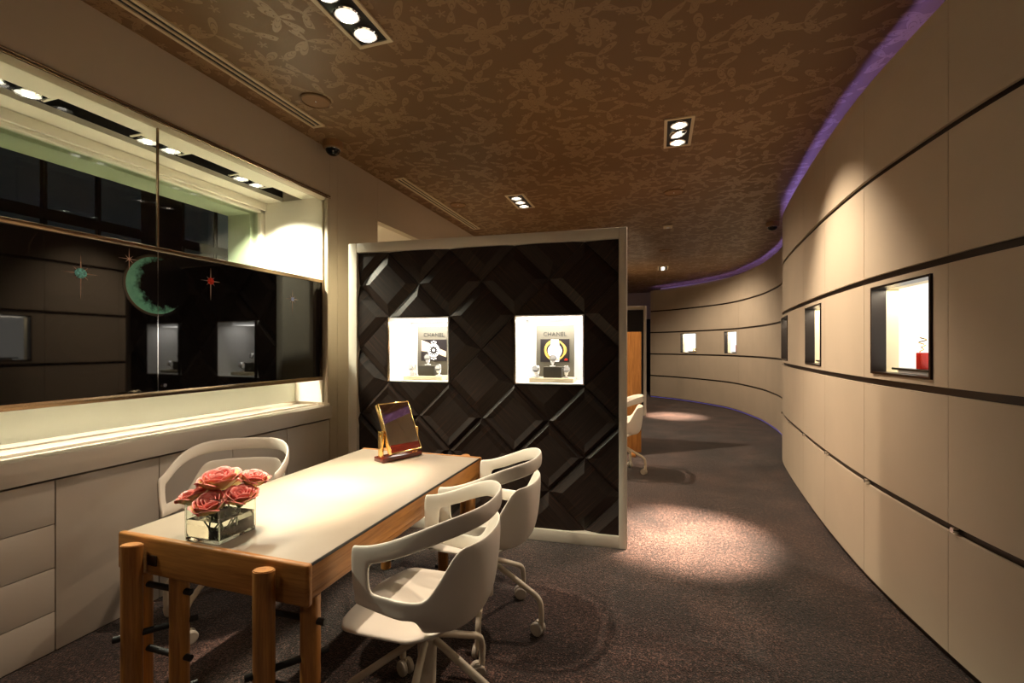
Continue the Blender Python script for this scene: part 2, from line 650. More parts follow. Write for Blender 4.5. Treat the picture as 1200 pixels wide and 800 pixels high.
bm = bmesh.new()
TOP = 2.93
for c in range(first, last + 1):
    a, b = S0 + c * STEP, min(S0 + (c + 1) * STEP, LEN)
    if c in niche_cols:
        n0, n1 = a + 0.10, a + 0.65
        slab(bm, a, n0, 0.0, TOP, -0.02, -0.05, 3)
        slab(bm, n1, b, 0.0, TOP, -0.02, -0.05, 3)
        slab(bm, n0, n1, 0.0, WIN_Z[0], -0.02, -0.05, 4)
        slab(bm, n0, n1, WIN_Z[1], TOP, -0.02, -0.05, 4)
    else:
        slab(bm, a, b, 0.0, TOP, -0.02, -0.05, 6)
wall_r = tag(obj('wall_right', bm, 'groove'), kind='structure')

for c in range(first, last + 1):
    a, b = S0 + c * STEP + 0.0016, min(S0 + (c + 1) * STEP, LEN) - 0.0016
    if b - a < 0.1:
        continue
    for r, (z0, z1) in enumerate(ZR):
        bm = bmesh.new()
        if r == 2 and c in niche_cols:
            n0, n1 = S0 + c * STEP + 0.10, S0 + c * STEP + 0.65
            slab(bm, a, n0, z0, z1, 0.0, -0.018, 3)
            slab(bm, n1, b, z0, z1, 0.0, -0.018, 3)
            slab(bm, n0, n1, z0, WIN_Z[0], 0.0, -0.018, 5)
            slab(bm, n0, n1, WIN_Z[1], z1, 0.0, -0.018, 5)
        else:
            slab(bm, a, b, z0, z1, 0.0, -0.018, 8)
        obj('wall_panel', bm, 'panel', wall_r)
    # chrome pin in the lowest groove at each seam
    if 0 <= c <= 5:
        p, tg, n = cpos(a - 0.04, 0.0)
        bm = bmesh.new()
        cyl(bm, p + n * -0.02 + Vector((0, 0, 0.599)), p + n * 0.012 + Vector((0, 0, 0.599)), 0.012, n=14)
        obj('pin', bm, 'chrome', wall_r)

NICHE = []
for c in sorted(niche_cols):
    sm = S0 + c * STEP + 0.375
    p, tg, n = cpos(sm, 0.0)
    hw = 0.275
    zc0, zc1 = WIN_Z
    mat = Matrix(((tg.x, -n.x, 0, p.x), (tg.y, -n.y, 0, p.y), (0, 0, 1, 0), (0, 0, 0, 1)))   # local x along wall, y into the wall
    th = 0.012

    def sleeve(y0, y1, m, grow=0.0, back=False, nm='niche_lining'):
        bm = bmesh.new()
        w = hw - 0.004
        box(bm, -w, -w + th, y0, y1, zc0, zc1, mat=mat)
        box(bm, w - th, w, y0, y1, zc0, zc1, mat=mat)
        box(bm, -w + th, w - th, y0, y1, zc0, zc0 + th, mat=mat)
        box(bm, -w + th, w - th, y0, y1, zc1 - th, zc1, mat=mat)
        if back:
            box(bm, -w, w, y1, y1 + 0.02, zc0, zc1, mat=mat)
        return obj(nm, bm, m, wall_r, smooth=0)
    sleeve(-0.006, 0.068, 'black_reveal', nm='niche_frame')
    sleeve(0.068, 0.13, 'cream')
    bm = bmesh.new()
    box(bm, -hw + 0.004, hw - 0.004, 0.13, 0.15, zc0, zc1, mat=mat)
    obj('backlit_panel', bm, 'nicheglow', wall_r, smooth=0)
    lp = mat @ Vector((0, 0.098, zc1 - th - 0.006))
    area('niche_light', lp, (0, 0, math.atan2(tg.y, tg.x)), 0.46, 0.04, 2.0, (1, 0.86, 0.64))
    NICHE.append((c, mat))

# violet LED behind the top edge, and under the far half of the wall
bm = bmesh.new()
slab(bm, S0 + first * STEP, LEN, 2.862, 2.874, -0.070, -0.090, 160)
obj('led_strip', bm, 'purple', wall_r, smooth=0)
bm = bmesh.new()
sfar = min((abs(p.y - 7.0), cc) for p, cc in zip(dense, cum))[1]
slab(bm, sfar, LEN, 0.012, 0.022, -0.010, -0.017, 70)
obj('led_strip', bm, 'purple_low', wall_r, smooth=0)
# upstand behind the cove
bm = bmesh.new()
slab(bm, 0.0, LEN, 2.70, CEIL, -0.42, -0.45, 100)
obj('cove_upstand', bm, 'panel', wall_r)

# ---------------- left wall with two window bays
XL = -2.635            # face of the left wall
Y1 = 3.18              # end of the first bay
Y2, Y3 = 3.87, 7.40    # second bay
bm = bmesh.new()
box(bm, -2.72, XL, -3.4, Y1, 2.64, CEIL)                 # fascia over first bay
box(bm, -3.64, XL, Y1 + 0.003, 3.275, 0, CEIL)           # pier, in panels
box(bm, -3.64, XL, 3.278, Y2, 0, CEIL)
box(bm, -2.72, XL, Y2 + 0.003, Y3, 2.64, CEIL)
box(bm, -3.64, XL, Y3, 14.6, 0, CEIL)
box(bm, -3.64, -2.985, Y2, Y3, 0, 0.9)
box(bm, -3.64, -3.39, -3.4, Y1, 0, 1.0)
box(bm, -3.64, -3.39, -3.4, Y1, 2.64, CEIL)
box(bm, -3.64, -3.39, Y2, Y3, 2.64, CEIL)
wall_l = tag(obj('wall_left', bm, 'wallpaint', smooth=0), kind='structure')
# soffits with the lamp slot between
for (a, b) in ((-3.4, Y1), (Y2, Y3)):
    bm = bmesh.new()
    box(bm, -2.915, -2.72, a, b, 2.665, 2.70)
    box(bm, -3.39, -3.13, a, b, 2.665, 2.70)
    if a > 0:
        box(bm, -3.13, -2.915, a, b, 2.665, 2.70)
    obj('soffit', bm, 'soffit', wall_l, smooth=0)
    bm = bmesh.new()
    box(bm, -3.14, -2.905, a, b, 2.80, 2.82)
    box(bm, -2.915, -2.905, a, b, 2.70, 2.80)
    box(bm, -3.14, -3.13, a, b, 2.70, 2.80)
    obj('lamp_slot', bm, 'black', wall_l, smooth=0)
# bronze rails under the fascia
for i, (x, z, r) in enumerate(((XL + 0.004, 2.66, 0.006), (XL + 0.004, 2.645, 0.005))):
    tag(bxo('trim_%d' % (i + 1), XL, XL + 0.012, -3.4, Y1, z - r, z + r, 'bronze', bev=0.003), kind='structure')

# end reveal of the first bay: white lining
bxo('reveal_lining', -3.36, -2.70, Y1 - 0.012, Y1 - 0.001, 0.93, 2.662, 'soffit', wall_l)
# bay frame at the front edge
bm = bmesh.new()
box(bm, XL - 0.02, XL + 0.012, Y1 - 0.035, Y1, 0.93, 2.655, 0.004)
tag(obj('trim_3', bm, 'wallpaint'), kind='structure')

# outer window of first bay
win = tag(bpy.data.objects.new('window_1', None), kind='structure')
C.objects.link(win)
bm = bmesh.new()
box(bm, -3.39, -3.29, -3.4, Y1 - 0.012, 2.60, 2.662, 0.004)
box(bm, -3.37, -3.31, -3.4, Y1 - 0.012, 2.575, 2.60, 0.004)
box(bm, -3.39, -3.31, Y1 - 0.06, Y1 - 0.012, 1.0, 2.60, 0.004)
box(bm, -3.39, -3.31, -3.4, Y1 - 0.012, 1.0, 1.08, 0.004)
obj('window_frame', bm, 'soffit', win)
bxo('pane', -3.352, -3.344, -3.4, Y1 - 0.06, 1.08, 2.575, 'greenglass', win, smooth=0)
bm = bmesh.new()
box(bm, -3.64, -3.39, Y1 - 0.10, Y1 + 0.003, 1.0, 2.64)
box(bm, -3.64, -3.39, -3.4, Y1 - 0.10, 2.56, 2.64)
obj('outer_reveal', bm, 'soffit', win, smooth=0)
# second bay window, seen only at its top
win2 = tag(bpy.data.objects.new('window_2', None), kind='structure')
C.objects.link(win2)
bm = bmesh.new()
box(bm, -3.39, -3.29, Y2, Y3, 2.58, 2.662, 0.004)
obj('window_frame', bm, 'soffit', win2)
bxo('pane', -3.352, -3.344, Y2, Y3, 0.9, 2.58, 'greenglass', win2, smooth=0)

# pale frosted backing behind the black panel, bottom of the bay
bxo('frosted_backing', -3.0, -2.985, -3.4, Y1 - 0.012, 0.93, 1.85, 'frost', wall_l)
# baseboard: dark strip at the foot of the wall beyond the pier
tag(bxo('baseboard_left', XL, XL + 0.010, Y2, 14.6, 0, 0.07, 'groove'), kind='structure')

# ================================================================== NIGHT OUTSIDE
ext = thing('facing_building', 'dark office building across the street beyond the window glass', 'building', (-12.0, 6.0, -3.0))
bm = bmesh.new()
box(bm, -1.5, 0.0, -12, 10, 0, 12)
obj('facade', bm, 'extdark', ext, smooth=0)
fw = bmesh.new()
box(fw, -0.02, 0.03, -0.42, 0.42, 0, 1.0)
me_w = bpy.data.meshes.new('window_pane')
fw.to_mesh(me_w)
fw.free()
me_w2 = me_w.copy()
me_f = bpy.data.meshes.new('window_mullion')
fw = bmesh.new()
box(fw, 0.0, 0.06, -0.46, -0.42, -0.05, 1.05)
box(fw, 0.0, 0.06, 0.42, 0.46, -0.05, 1.05)
box(fw, 0.0, 0.06, -0.42, 0.42, 1.0, 1.05)
fw.to_mesh(me_f)
fw.free()
for r in range(8):
    for k in range(24):
        if k % 5 == 4:
            continue
        lit = (r * 7 + k * 5) % 7
        o = obj_me('window_pane', me_w if lit in (0, 3) else me_w2, 'extlit' if lit in (0, 3) else 'extlit2', ext, 0, (0, -11 + k * 0.95, 1.0 + r * 1.25))
        obj_me('window_mullion', me_f, 'extdark', o, 0)

for k, (y, z) in enumerate(((-6.3, 4.2), (-5.6, 4.1), (-4.9, 4.3), (-3.4, 4.9), (-1.9, 5.6), (-1.2, 5.5), (-0.5, 5.4))):
    bxo('office_lamp', 0.05, 0.07, y - 0.16, y + 0.16, z, z + 0.03, 'exttube', ext, smooth=0)

# ================================================================== CEILING FITTINGS
def lamp_unit(parent, x, y, z, r, tilt=None):
    bm = bmesh.new()
    lathe(bm, [(r, 0.012), (r, -0.006), (r * 0.90, -0.010), (r * 0.86, -0.006), (r * 0.86, 0.004)], 28)
    ring = obj('bezel', bm, 'chrome', parent, 50, (x, y, z), tilt or (0, 0, 0))
    bm = bmesh.new()
    lathe(bm, [(r * 0.86, -0.003), (r * 0.55, 0.002), (r * 0.34, 0.004)], 28)
    obj('reflector', bm, 'lampglow', ring, 50)
    bm = bmesh.new()
    lathe(bm, [(r * 0.40, 0.003), (r * 0.34, -0.006), (0.0, -0.009)], 20)
    obj('bulb', bm, 'bulbglow', ring, 50)


def ceiling_fixture(x, y, label, rot=0.0, tilt_mid=None):
    t = thing('recessed_spotlight', label, 'ceiling light', (x, y, CEIL), rot, 'recessed triple spotlights')
    W, L = 0.105, 0.25
    bm = bmesh.new()
    for a in ((-W, -W + 0.022, -L, L), (W - 0.022, W, -L, L), (-W + 0.022, W - 0.022, -L, -L + 0.022), (-W + 0.022, W - 0.022, L - 0.022, L)):
        box(bm, *a, -0.010, 0.0, 0.0)
    obj('trim_frame', bm, 'grille', t)
    bxo('housing', -W + 0.022, W - 0.022, -L + 0.022, L - 0.022, -0.003, 0.0, 'black', t)
    for k in (-1, 0, 1):
        lamp_unit(t, 0, k * 0.150, -0.012, 0.064, tilt_mid if (k == 0 and tilt_mid) else None)
    return t


ceiling_fixture(-1.47, 1.90, 'triple recessed spotlight in the ceiling above the desk')
ceiling_fixture(0.15, 3.75, 'triple recessed spotlight over the aisle beside the bulge of the curved wall', tilt_mid=(0, math.radians(-14), 0))
ceiling_fixture(-1.497, 4.98, 'triple recessed spotlight in the ceiling behind the black partition')
ceiling_fixture(0.10, 10.1, 'small far spotlight in the ceiling near the end of the aisle')

spot('desk_lamp_1', (-1.47, 1.75, 3.02), (-1.49, 1.62, 0.73), 600, 22, 1.0)
spot('desk_lamp_2', (-1.47, 2.05, 3.02), (-1.47, 2.02, 0.73), 520, 22, 1.0)
spot('desk_lamp_3', (-1.47, 1.90, 3.02), (-1.25, 1.80, 0.73), 150, 80, 0.9)
spot('aisle_lamp_1', (0.15, 3.60, 3.02), (0.17, 3.60, 0), 5200, 27, 1.0, radius=0.06)
spot('aisle_lamp_2', (0.15, 3.75, 3.02), (1.2, 3.7, 1.45), 190, 74, 1.0)
spot('aisle_lamp_3', (0.15, 3.60, 3.02), (-0.55, 2.0, 0.5), 140, 64, 1.0)
spot('back_lamp_1', (-1.497, 4.98, 3.02), (-1.4, 5.2, 0.7), 260, 70, 0.9)
spot('back_lamp_2', (-1.497, 5.1, 3.02), (-0.4, 5.6, 0.5), 220, 130, 0.8)
spot('far_lamp_1', (0.10, 10.1, 3.02), (0.32, 9.75, 0), 3200, 26, 1.0)
spot('far_lamp_2', (0.10, 10.1, 3.02), (0.8, 10.3, 0.0), 130, 150, 0.6)
# unseen fittings added behind the camera as weak fill light
ceiling_fixture(-1.47, -0.9, 'unseen triple spotlight added behind the camera as fill, on the window side')
spot('near_fill_1', (-1.47, -0.9, 3.02), (-1.6, -0.5, 0.0), 14, 150, 0.6)
ceiling_fixture(0.15, -0.9, 'unseen triple spotlight added behind the camera as fill, on the aisle side')
spot('near_fill_2', (0.15, -0.9, 3.02), (0.1, -0.7, 0.0), 6, 150, 0.6)


def diffuser(y0, y1, label):
    t = thing('air_diffuser', label, 'air vent', (-2.43, (y0 + y1) / 2, CEIL), 0, 'linear ceiling air vents')
    h = (y1 - y0) / 2
    W = 0.054
    bm = bmesh.new()
    box(bm, -W, -W + 0.020, -h, h, -0.010, 0.0)
    box(bm, W - 0.020, W, -h, h, -0.010, 0.0)
    box(bm, -W + 0.020, W - 0.020, -h, -h + 0.02, -0.010, 0.0)
    box(bm, -W + 0.020, W - 0.020, h - 0.02, h, -0.010, 0.0)
    obj('frame', bm, 'grille', t)
    bxo('slot', -W + 0.020, W - 0.020, -h + 0.02, h - 0.02, -0.002, 0.0, 'black', t)
    bxo('slat', -0.007, 0.007, -h + 0.02, h - 0.02, -0.009, -0.002, 'grille', t)


diffuser(0.2, 2.82, 'long slotted air vent in the ceiling above the window with stars')
diffuser(3.92, 5.95, 'long slotted air vent in the ceiling behind the black partition')


def disc(x, y, r, label, name='ceiling_speaker'):
    t = thing(name, label, 'speaker', (x, y, CEIL), 0, 'round ceiling speakers')
    bm = bmesh.new()
    lathe(bm, [(r, 0.0), (r, -0.008), (r * 0.90, -0.012), (r * 0.86, -0.008), (r * 0.86, 0.0)], 32)
    obj('rim', bm, 'wallpaper', t)
    bm = bmesh.new()
    lathe(bm, [(r * 0.86, -0.005), (0, -0.007)], 32)
    obj('grille', bm, 'grille_brown', t)
    bm = bmesh.new()
    lathe(bm, [(0.006, -0.005), (0.005, -0.010), (0, -0.011)], 10)
    obj('indicator', bm, 'dial', t)


M['grille_brown'] = mottled('brown_speaker_grille', srgb(150, 114, 78), 0.05, 5.0, 0.6)
disc(-2.20, 2.52, 0.10, 'round brown speaker cover in the ceiling beside the dome camera and long air vent')
disc(-2.23, 4.88, 0.10, 'round brown speaker cover in the ceiling beside the air vent behind the partition')
disc(0.164, 5.19, 0.11, 'round brown speaker cover over the aisle between triple spotlight and square detector')
disc(0.12, 8.29, 0.11, 'round brown speaker cover over the far aisle beyond the square detector')


def dome_camera(x, y, label):
    t = thing('dome_camera', label, 'camera', (x, y, CEIL), 0, 'dome security cameras')
    t.scale = (1.15, 1.15, 1.15)
    bm = bmesh.new()
    lathe(bm, [(0.068, 0), (0.070, -0.03), (0.064, -0.048), (0.050, -0.052)], 28)
    obj('housing', bm, 'grille_brown', t)
    bm = bmesh.new()
    lathe(bm, [(0.050, -0.050)] + [(0.050 * math.cos(a), -0.050 - 0.046 * math.sin(a)) for a in [i * PI / 16 for i in range(1, 8)]] + [(0, -0.096)], 28)
    obj('dome', bm, 'smoked', t)
    bm = bmesh.new()
    lathe(bm, [(0.052, -0.048), (0.053, -0.054), (0.050, -0.056)], 28)
    obj('ring', bm, 'chrome', t)


dome_camera(-2.515, 3.075, 'brown dome security camera in the ceiling at the window pier')
dome_camera(1.46, 6.86, 'brown dome security camera in the ceiling by the violet cove of the curved wall')
t = thing('smoke_detector', 'small square pale detector plate in the ceiling over the aisle', 'detector', (0.132, 6.63, CEIL))
bxo('plate', -0.06, 0.06, -0.06, 0.06, -0.02, 0.0, 'grille', t, 0.004)
bm = bmesh.new()
lathe(bm, [(0.022, -0.02), (0.020, -0.028), (0, -0.03)], 16)
obj('sensor', bm, 'dial', t)

# spotlights in the window slot
for i, (y, where) in enumerate(((2.72, 'beside the white end reveal'), (2.06, 'second from the white end reveal'), (1.36, 'third from the white end reveal'), (0.66, 'fourth from the white end reveal'))):
    t = thing('window_spotlight', 'twin spotlight in the dark soffit slot over the window, ' + where, 'spotlight', (-3.02, y, 2.665), 0, 'twin spotlights in the window soffit')
    bm = bmesh.new()
    box(bm, 0.055, 0.105, -0.15, 0.15, 0.004, 0.012, 0.002)
    box(bm, -0.02, 0.055, -0.15, -0.135, 0.004, 0.012, 0.002)
    box(bm, -0.02, 0.055, 0.135, 0.15, 0.004, 0.012, 0.002)
    obj('plate', bm, 'soffit', t)
    for k in (-1, 1):
        lamp_unit(t, 0.012, k * 0.070, 0.006, 0.055)
    spot('window_lamp', (-3.02, y + 0.05, 2.645), (-2.96, y + 0.20, 1.0), 150 if i == 0 else 95, 122, 0.45, (1, 0.89, 0.70))
for y in (4.15, 5.2, 6.4):  # lamps without fittings, added to brighten the second bay
    spot('window_lamp', (-3.02, y, 2.645), (-2.90, y + 0.1, 1.0), 70, 130, 0.5, (1, 0.84, 0.60))

# ================================================================== WINDOW BAY FURNITURE
# glass and black star panel
XP = -2.70
gp = tag(bpy.data.objects.new('window_3', None), kind='structure')
C.objects.link(gp)
gp.location = (XP, 0, 0)
for a, b in ((-3.39, 1.838), (1.846, Y1 - 0.012)):
    bxo('pane', -0.006, 0.0, a, b, 1.962, 2.638, 'glass', gp, smooth=0)
bxo('joint', -0.008, 0.004, 1.838, 1.846, 1.962, 2.638, 'bronze', gp)

lp = thing('star_panel', 'black gloss panel printed with stars and crescent moon, hung across the window', 'panel', (XP, 0, 0))
for a, b in ((-3.39, 1.8405), (1.8435, Y1 - 0.014)):
    bxo('lacquer_sheet', -0.03, 0.0, a, b, 1.150, 1.935, 'lacquer', lp, 0.0, smooth=0)
for z0, z1 in ((1.118, 1.150), (1.935, 1.962)):
    bxo('rail', -0.035, 0.012, -3.39, Y1 - 0.014, z0, z1, 'bronze', lp, 0.004)
bxo('end_rail', -0.033, 0.010, Y1 - 0.024, Y1 - 0.014, 1.150, 1.935, 'bronze', lp, 0.002)
bxo('sheet_joint', -0.002, 0.0015, 1.8405, 1.8435, 1.150, 1.935, 'chrome', lp)
bm = bmesh.new()
cyl(bm, (0, 1.875, 1.178), (0.012, 1.875, 1.178), 0.010, n=16)
obj('screw', bm, 'chrome', lp)


def flat(pts, x, m, parent, name):
    bm = bmesh.new()
    A = [bm.verts.new((x, p[0], p[1])) for p in pts]
    B = [bm.verts.new((x + 0.0008, p[0], p[1])) for p in pts]
    bm.faces.new(A[::-1])
    bm.faces.new(B)
    n = len(pts)
    for i in range(n):
        bm.faces.new((A[i], A[(i + 1) % n], B[(i + 1) % n], B[i]))
    return obj(name, bm, m, parent, smooth=0)


def star(cy, cz, R, vert, gem, m, lift=0.0002):
    pts = []
    for k in range(16):
        a = PI / 2 + k * PI / 8
        if k % 2:
            r = R * 0.085
        elif k % 4 == 0:
            r = R * (1.0 if k != 8 else vert)
            if k in (4, 12):
                r = R * 0.85
        else:
            r = R * 0.46
        pts.append((cy + r * math.cos(a), cz + r * math.sin(a)))
    s = flat(pts, lift, 'ray', lp, 'star_print')
    if gem:
        flat([(cy + gem * math.cos(a * PI / 8), cz + gem * math.sin(a * PI / 8)) for a in range(16)], 0.0012, m, s, 'gem_print')


star(1.480, 1.760, 0.092, 1.45, 0.025, 'tealgem')
star(2.162, 1.815, 0.082, 1.5, 0.022, 'redgem')
star(2.840, 1.768, 0.076, 1.6, 0.017, 'bluegem')
star(1.694, 1.869, 0.060, 1.0, 0.0, None, 0.0014)
# crescent moon printed on a round transfer: teal limb breaking up into the dark disc
mc, mR = (1.838, 1.745), 0.160


def mat_moon():
    m = base_mat('crescent_print', (0.006, 0.005, 0.005, 1), 0.12)
    t = NT(m)
    tc = t.new('ShaderNodeTexCoord')
    sp = t.new('ShaderNodeSeparateXYZ')
    t.link(tc.outputs['Object'], sp.inputs[0])

    def rad(cy, cz):
        y = t.math('SUBTRACT', sp.outputs[1], cy)
        z = t.math('SUBTRACT', sp.outputs[2], cz)
        return t.math('SQRT', t.math('ADD', t.math('MULTIPLY', y, y), t.math('MULTIPLY', z, z)))
    nz = t.noise(tc.outputs['Object'], 26.0, 5, 0.65)
    r_in = t.math('ADD', rad(0.050, 0.018), t.math('MULTIPLY_ADD', nz, 0.11, -0.055))
    limb = t.ramp(r_in, [(0.136, (0, 0, 0, 1)), (0.172, (1, 1, 1, 1))])
    r_out = rad(0.0, 0.0)
    rim = t.math('LESS_THAN', r_out, mR)
    glow = t.ramp(t.math('SUBTRACT', r_out, mR), [(0.0, (0.10, 0.075, 0.05, 1)), (0.016, (0.006, 0.005, 0.005, 1))])
    side = t.ramp(t.math('MULTIPLY_ADD', sp.outputs[1], -4.0, 0.5), [(0.30, (0, 0, 0, 1)), (0.62, (1, 1, 1, 1))])
    base = t.mix(side, (0.006, 0.005, 0.005, 1), glow)
    teal = t.mix(nz, srgb(84, 160, 140), srgb(140, 220, 196))
    inside = t.mix(limb, (0.006, 0.005, 0.005, 1), teal)
    t.link(t.mix(rim, base, inside), t.bsdf.inputs['Base Color'])
    return m


M['moon'] = mat_moon()
md_ = flat([(0.176 * math.cos(2 * PI * k / 64), 0.176 * math.sin(2 * PI * k / 64)) for k in range(64)], 0.0002, 'moon', lp, 'crescent_print')
md_.location = (0, mc[0], mc[1])

# ledge under the window
ld = thing('window_ledge', 'long cream ledge running under the star panel', 'ledge', (0, 0, 0))
bxo('ledge_board', -3.39, -2.605, -3.39, Y1 - 0.002, 0.80, 0.908, 'cabinet', ld, 0.006)
bxo('ledge_lip', -2.745, -2.735, -3.39, Y1 - 0.014, 0.908, 0.922, 'soffit', ld)  # plain white lip along the ledge

# cabinets below
def cabinet(y0, y1, name, label, drawers, group):
    t = thing(name, label, 'cabinet', (0, 0, 0), 0, group)
    bxo('body', -3.2, -2.656, y0 + 0.001, y1 - 0.001, 0.0, 0.772, 'cabinet', t)
    if drawers:
        for z0, z1 in ((0.006, 0.184), (0.188, 0.384), (0.388, 0.585), (0.589, 0.786)):
            bxo('drawer_front', -2.655, XL, y0 + 0.002, y1 - 0.002, z0, z1, 'cabinet', t, 0.0015)
    else:
        bxo('door', -2.655, XL, y0 + 0.002, y1 - 0.002, 0.006, 0.786, 'cabinet', t, 0.0015)


cabinet(0.89, 1.348, 'drawer_cabinet', 'satin beige drawer unit with four handleless drawers under the ledge', True, None)
cabinet(0.432, 0.888, 'base_cabinet', 'satin beige flat-door cabinet on the far side of the drawers from the partition', False, 'flat-door cabinets under the ledge')
for i, lab in enumerate(('satin beige flat-door cabinet right beside the four drawers', 'satin beige flat-door cabinet behind the white chair and roses, second from the drawers',
                         'satin beige flat-door cabinet third from the drawers', 'satin beige flat-door cabinet beside the wall pier and black partition')):
    cabinet(1.349 + i * 0.4575, 1.349 + (i + 1) * 0.4575 - 0.001, 'base_cabinet', lab, False, 'flat-door cabinets under the ledge')
t = thing('filler_cabinet', 'long plain cabinet run continuing under the ledge past the drawers', 'cabinet')
bxo('body', -3.2, -2.656, -3.38, 0.43, 0.0, 0.772, 'cabinet', t)
bxo('door', -2.655, XL, -3.38, 0.43, 0.006, 0.786, 'cabinet', t, 0.0015)

# ================================================================== BLACK DISPLAY PARTITION
PANG = math.atan2(0.148, 2.168)
PA = Vector((-2.37, 3.08, 0))
PW, PH, PD, FR = 2.173, 2.226, 0.95, 0.075


def partition(name, label, loc, niches=True):
    t = thing(name, label, 'partition', loc, PANG)
    bm = bmesh.new()
    box(bm, 0, FR, 0, PD, 0, PH, 0.004)
    box(bm, PW - 0.055, PW, 0, PD, 0, PH, 0.004)
    box(bm, FR, PW - 0.055, 0, PD, PH - FR, PH, 0.004)
    box(bm, FR, PW - 0.055, 0, PD, 0, 0.085, 0.004)
    box(bm, FR, PW - 0.055, PD - 0.02, PD, 0.085, PH - FR)
    obj('frame', bm, 'frame', t)
    return t


part = partition('display_partition', 'freestanding partition faced in dark faceted wood diamonds with white frame and two lit showcases', PA)
AH = 0.257           # half diagonal of a diamond tile
SX0, SZ0 = 0.080, 1.378
RECT = (FR + 0.003, PW - 0.058, 0.088, PH - FR - 0.003)
NCH = [(SX0 + 0.514, SZ0), (SX0 + 3 * 0.514, SZ0)]     # showcase centres
DEP = 0.045          # tile base plane behind the frame face


def tile_mesh(kind, clips):
    bm = bmesh.new()
    a = AH - 0.0025
    k, ox, oz, hgt = ((0.62, 0, 0, 0.030), (0.68, 0.034, 0.034, 0.026), (0.68, -0.034, 0.034, 0.026), (0.64, 0.0, 0.0, 0.016))[kind]
    B = [bm.verts.new(p) for p in ((a, 0.012, 0), (0, 0.012, a), (-a, 0.012, 0), (0, 0.012, -a))]
    E_ = [bm.verts.new(p) for p in ((a, 0, 0), (0, 0, a), (-a, 0, 0), (0, 0, -a))]
    b = a * k
    T = [bm.verts.new((x + ox, -hgt, z + oz)) for x, z in ((b, 0), (0, b), (-b, 0), (0, -b))]
    if kind == 3:     # plane pressed in the middle with a raised border
        b2 = a * 0.86
        Q = [bm.verts.new((x, -0.024, z)) for x, z in ((b2, 0), (0, b2), (-b2, 0), (0, -b2))]
        for v in T:
            v.co.y = -0.012
        loops = [B, E_, Q, T]
    else:
        loops = [B, E_, T]
    for P, Q2 in zip(loops, loops[1:]):
        for i in range(4):
            j = (i + 1) % 4
            bm.faces.new((P[i], P[j], Q2[j], Q2[i]))
    bm.faces.new(T)
    for co, no in clips:
        g = list(bm.verts) + list(bm.edges) + list(bm.faces)
        bmesh.ops.bisect_plane(bm, geom=g, plane_co=co, plane_no=no, clear_outer=True, dist=1e-5)
    return bm


tcache = {}
for r in range(-6, 5):
    for c in range(-1, 10):
        if (r + c) % 2 == 0:
            continue                     # tile centres lie between the crossings
        cx, cz = SX0 + c * AH, SZ0 + r * AH
        if cx + AH < RECT[0] + 0.01 or cx - AH > RECT[1] - 0.01 or cz + AH < RECT[2] + 0.01 or cz - AH > RECT[3] - 0.01:
            continue
        clips = []
        if cx - AH < RECT[0]:
            clips.append(((RECT[0] - cx, 0, 0), (-1, 0, 0)))
        if cx + AH > RECT[1]:
            clips.append(((RECT[1] - cx, 0, 0), (1, 0, 0)))
        if cz - AH < RECT[2]:
            clips.append(((0, 0, RECT[2] - cz), (0, 0, -1)))
        if cz + AH > RECT[3]:
            clips.append(((0, 0, RECT[3] - cz), (0, 0, 1)))
        for nx, nz in NCH:
            dx, dz = cx - nx, cz - nz
            g = 0.004
            if abs(abs(dx) - AH) < 0.01 and abs(dz) < 0.01:
                s = 1 if dx > 0 else -1
                clips.append(((-s * (AH - 0) + s * AH + s * g, 0, 0), (-s, 0, 0)))
            if abs(abs(dz) - AH) < 0.01 and abs(dx) < 0.01:
                s = 1 if dz > 0 else -1
                clips.append(((0, 0, s * g), (0, 0, -s)))
        kind = (0, 1, 0, 2, 3, 0)[(r * 2 + c * 3 + (r // 2)) % 6]
        grain = 'ebony_a' if (r + c // 2) % 2 else 'ebony_b'
        key = (kind, grain, tuple(clips))
        if key not in tcache:
            o = obj('tile', tile_mesh(kind, clips), grain, part, 0)
            tcache[key] = o.data
        else:
            o = obj_me('tile', tcache[key], grain, part, 0)
        o.location = (cx, DEP, cz)
# board the tiles sit on, with two openings
bm = bmesh.new()
xs = [RECT[0], NCH[0][0] - AH, NCH[0][0] + AH, NCH[1][0] - AH, NCH[1][0] + AH, RECT[1]]
z0, z1 = SZ0 - AH, SZ0 + AH
box(bm, xs[0], xs[5], DEP + 0.012, DEP + 0.03, RECT[2], z0)
box(bm, xs[0], xs[5], DEP + 0.012, DEP + 0.03, z1, RECT[3])
for i in (0, 2, 4):
    box(bm, xs[i], xs[i + 1], DEP + 0.012, DEP + 0.03, z0, z1)
obj('backing_board', bm, 'ebony', part, smooth=0)

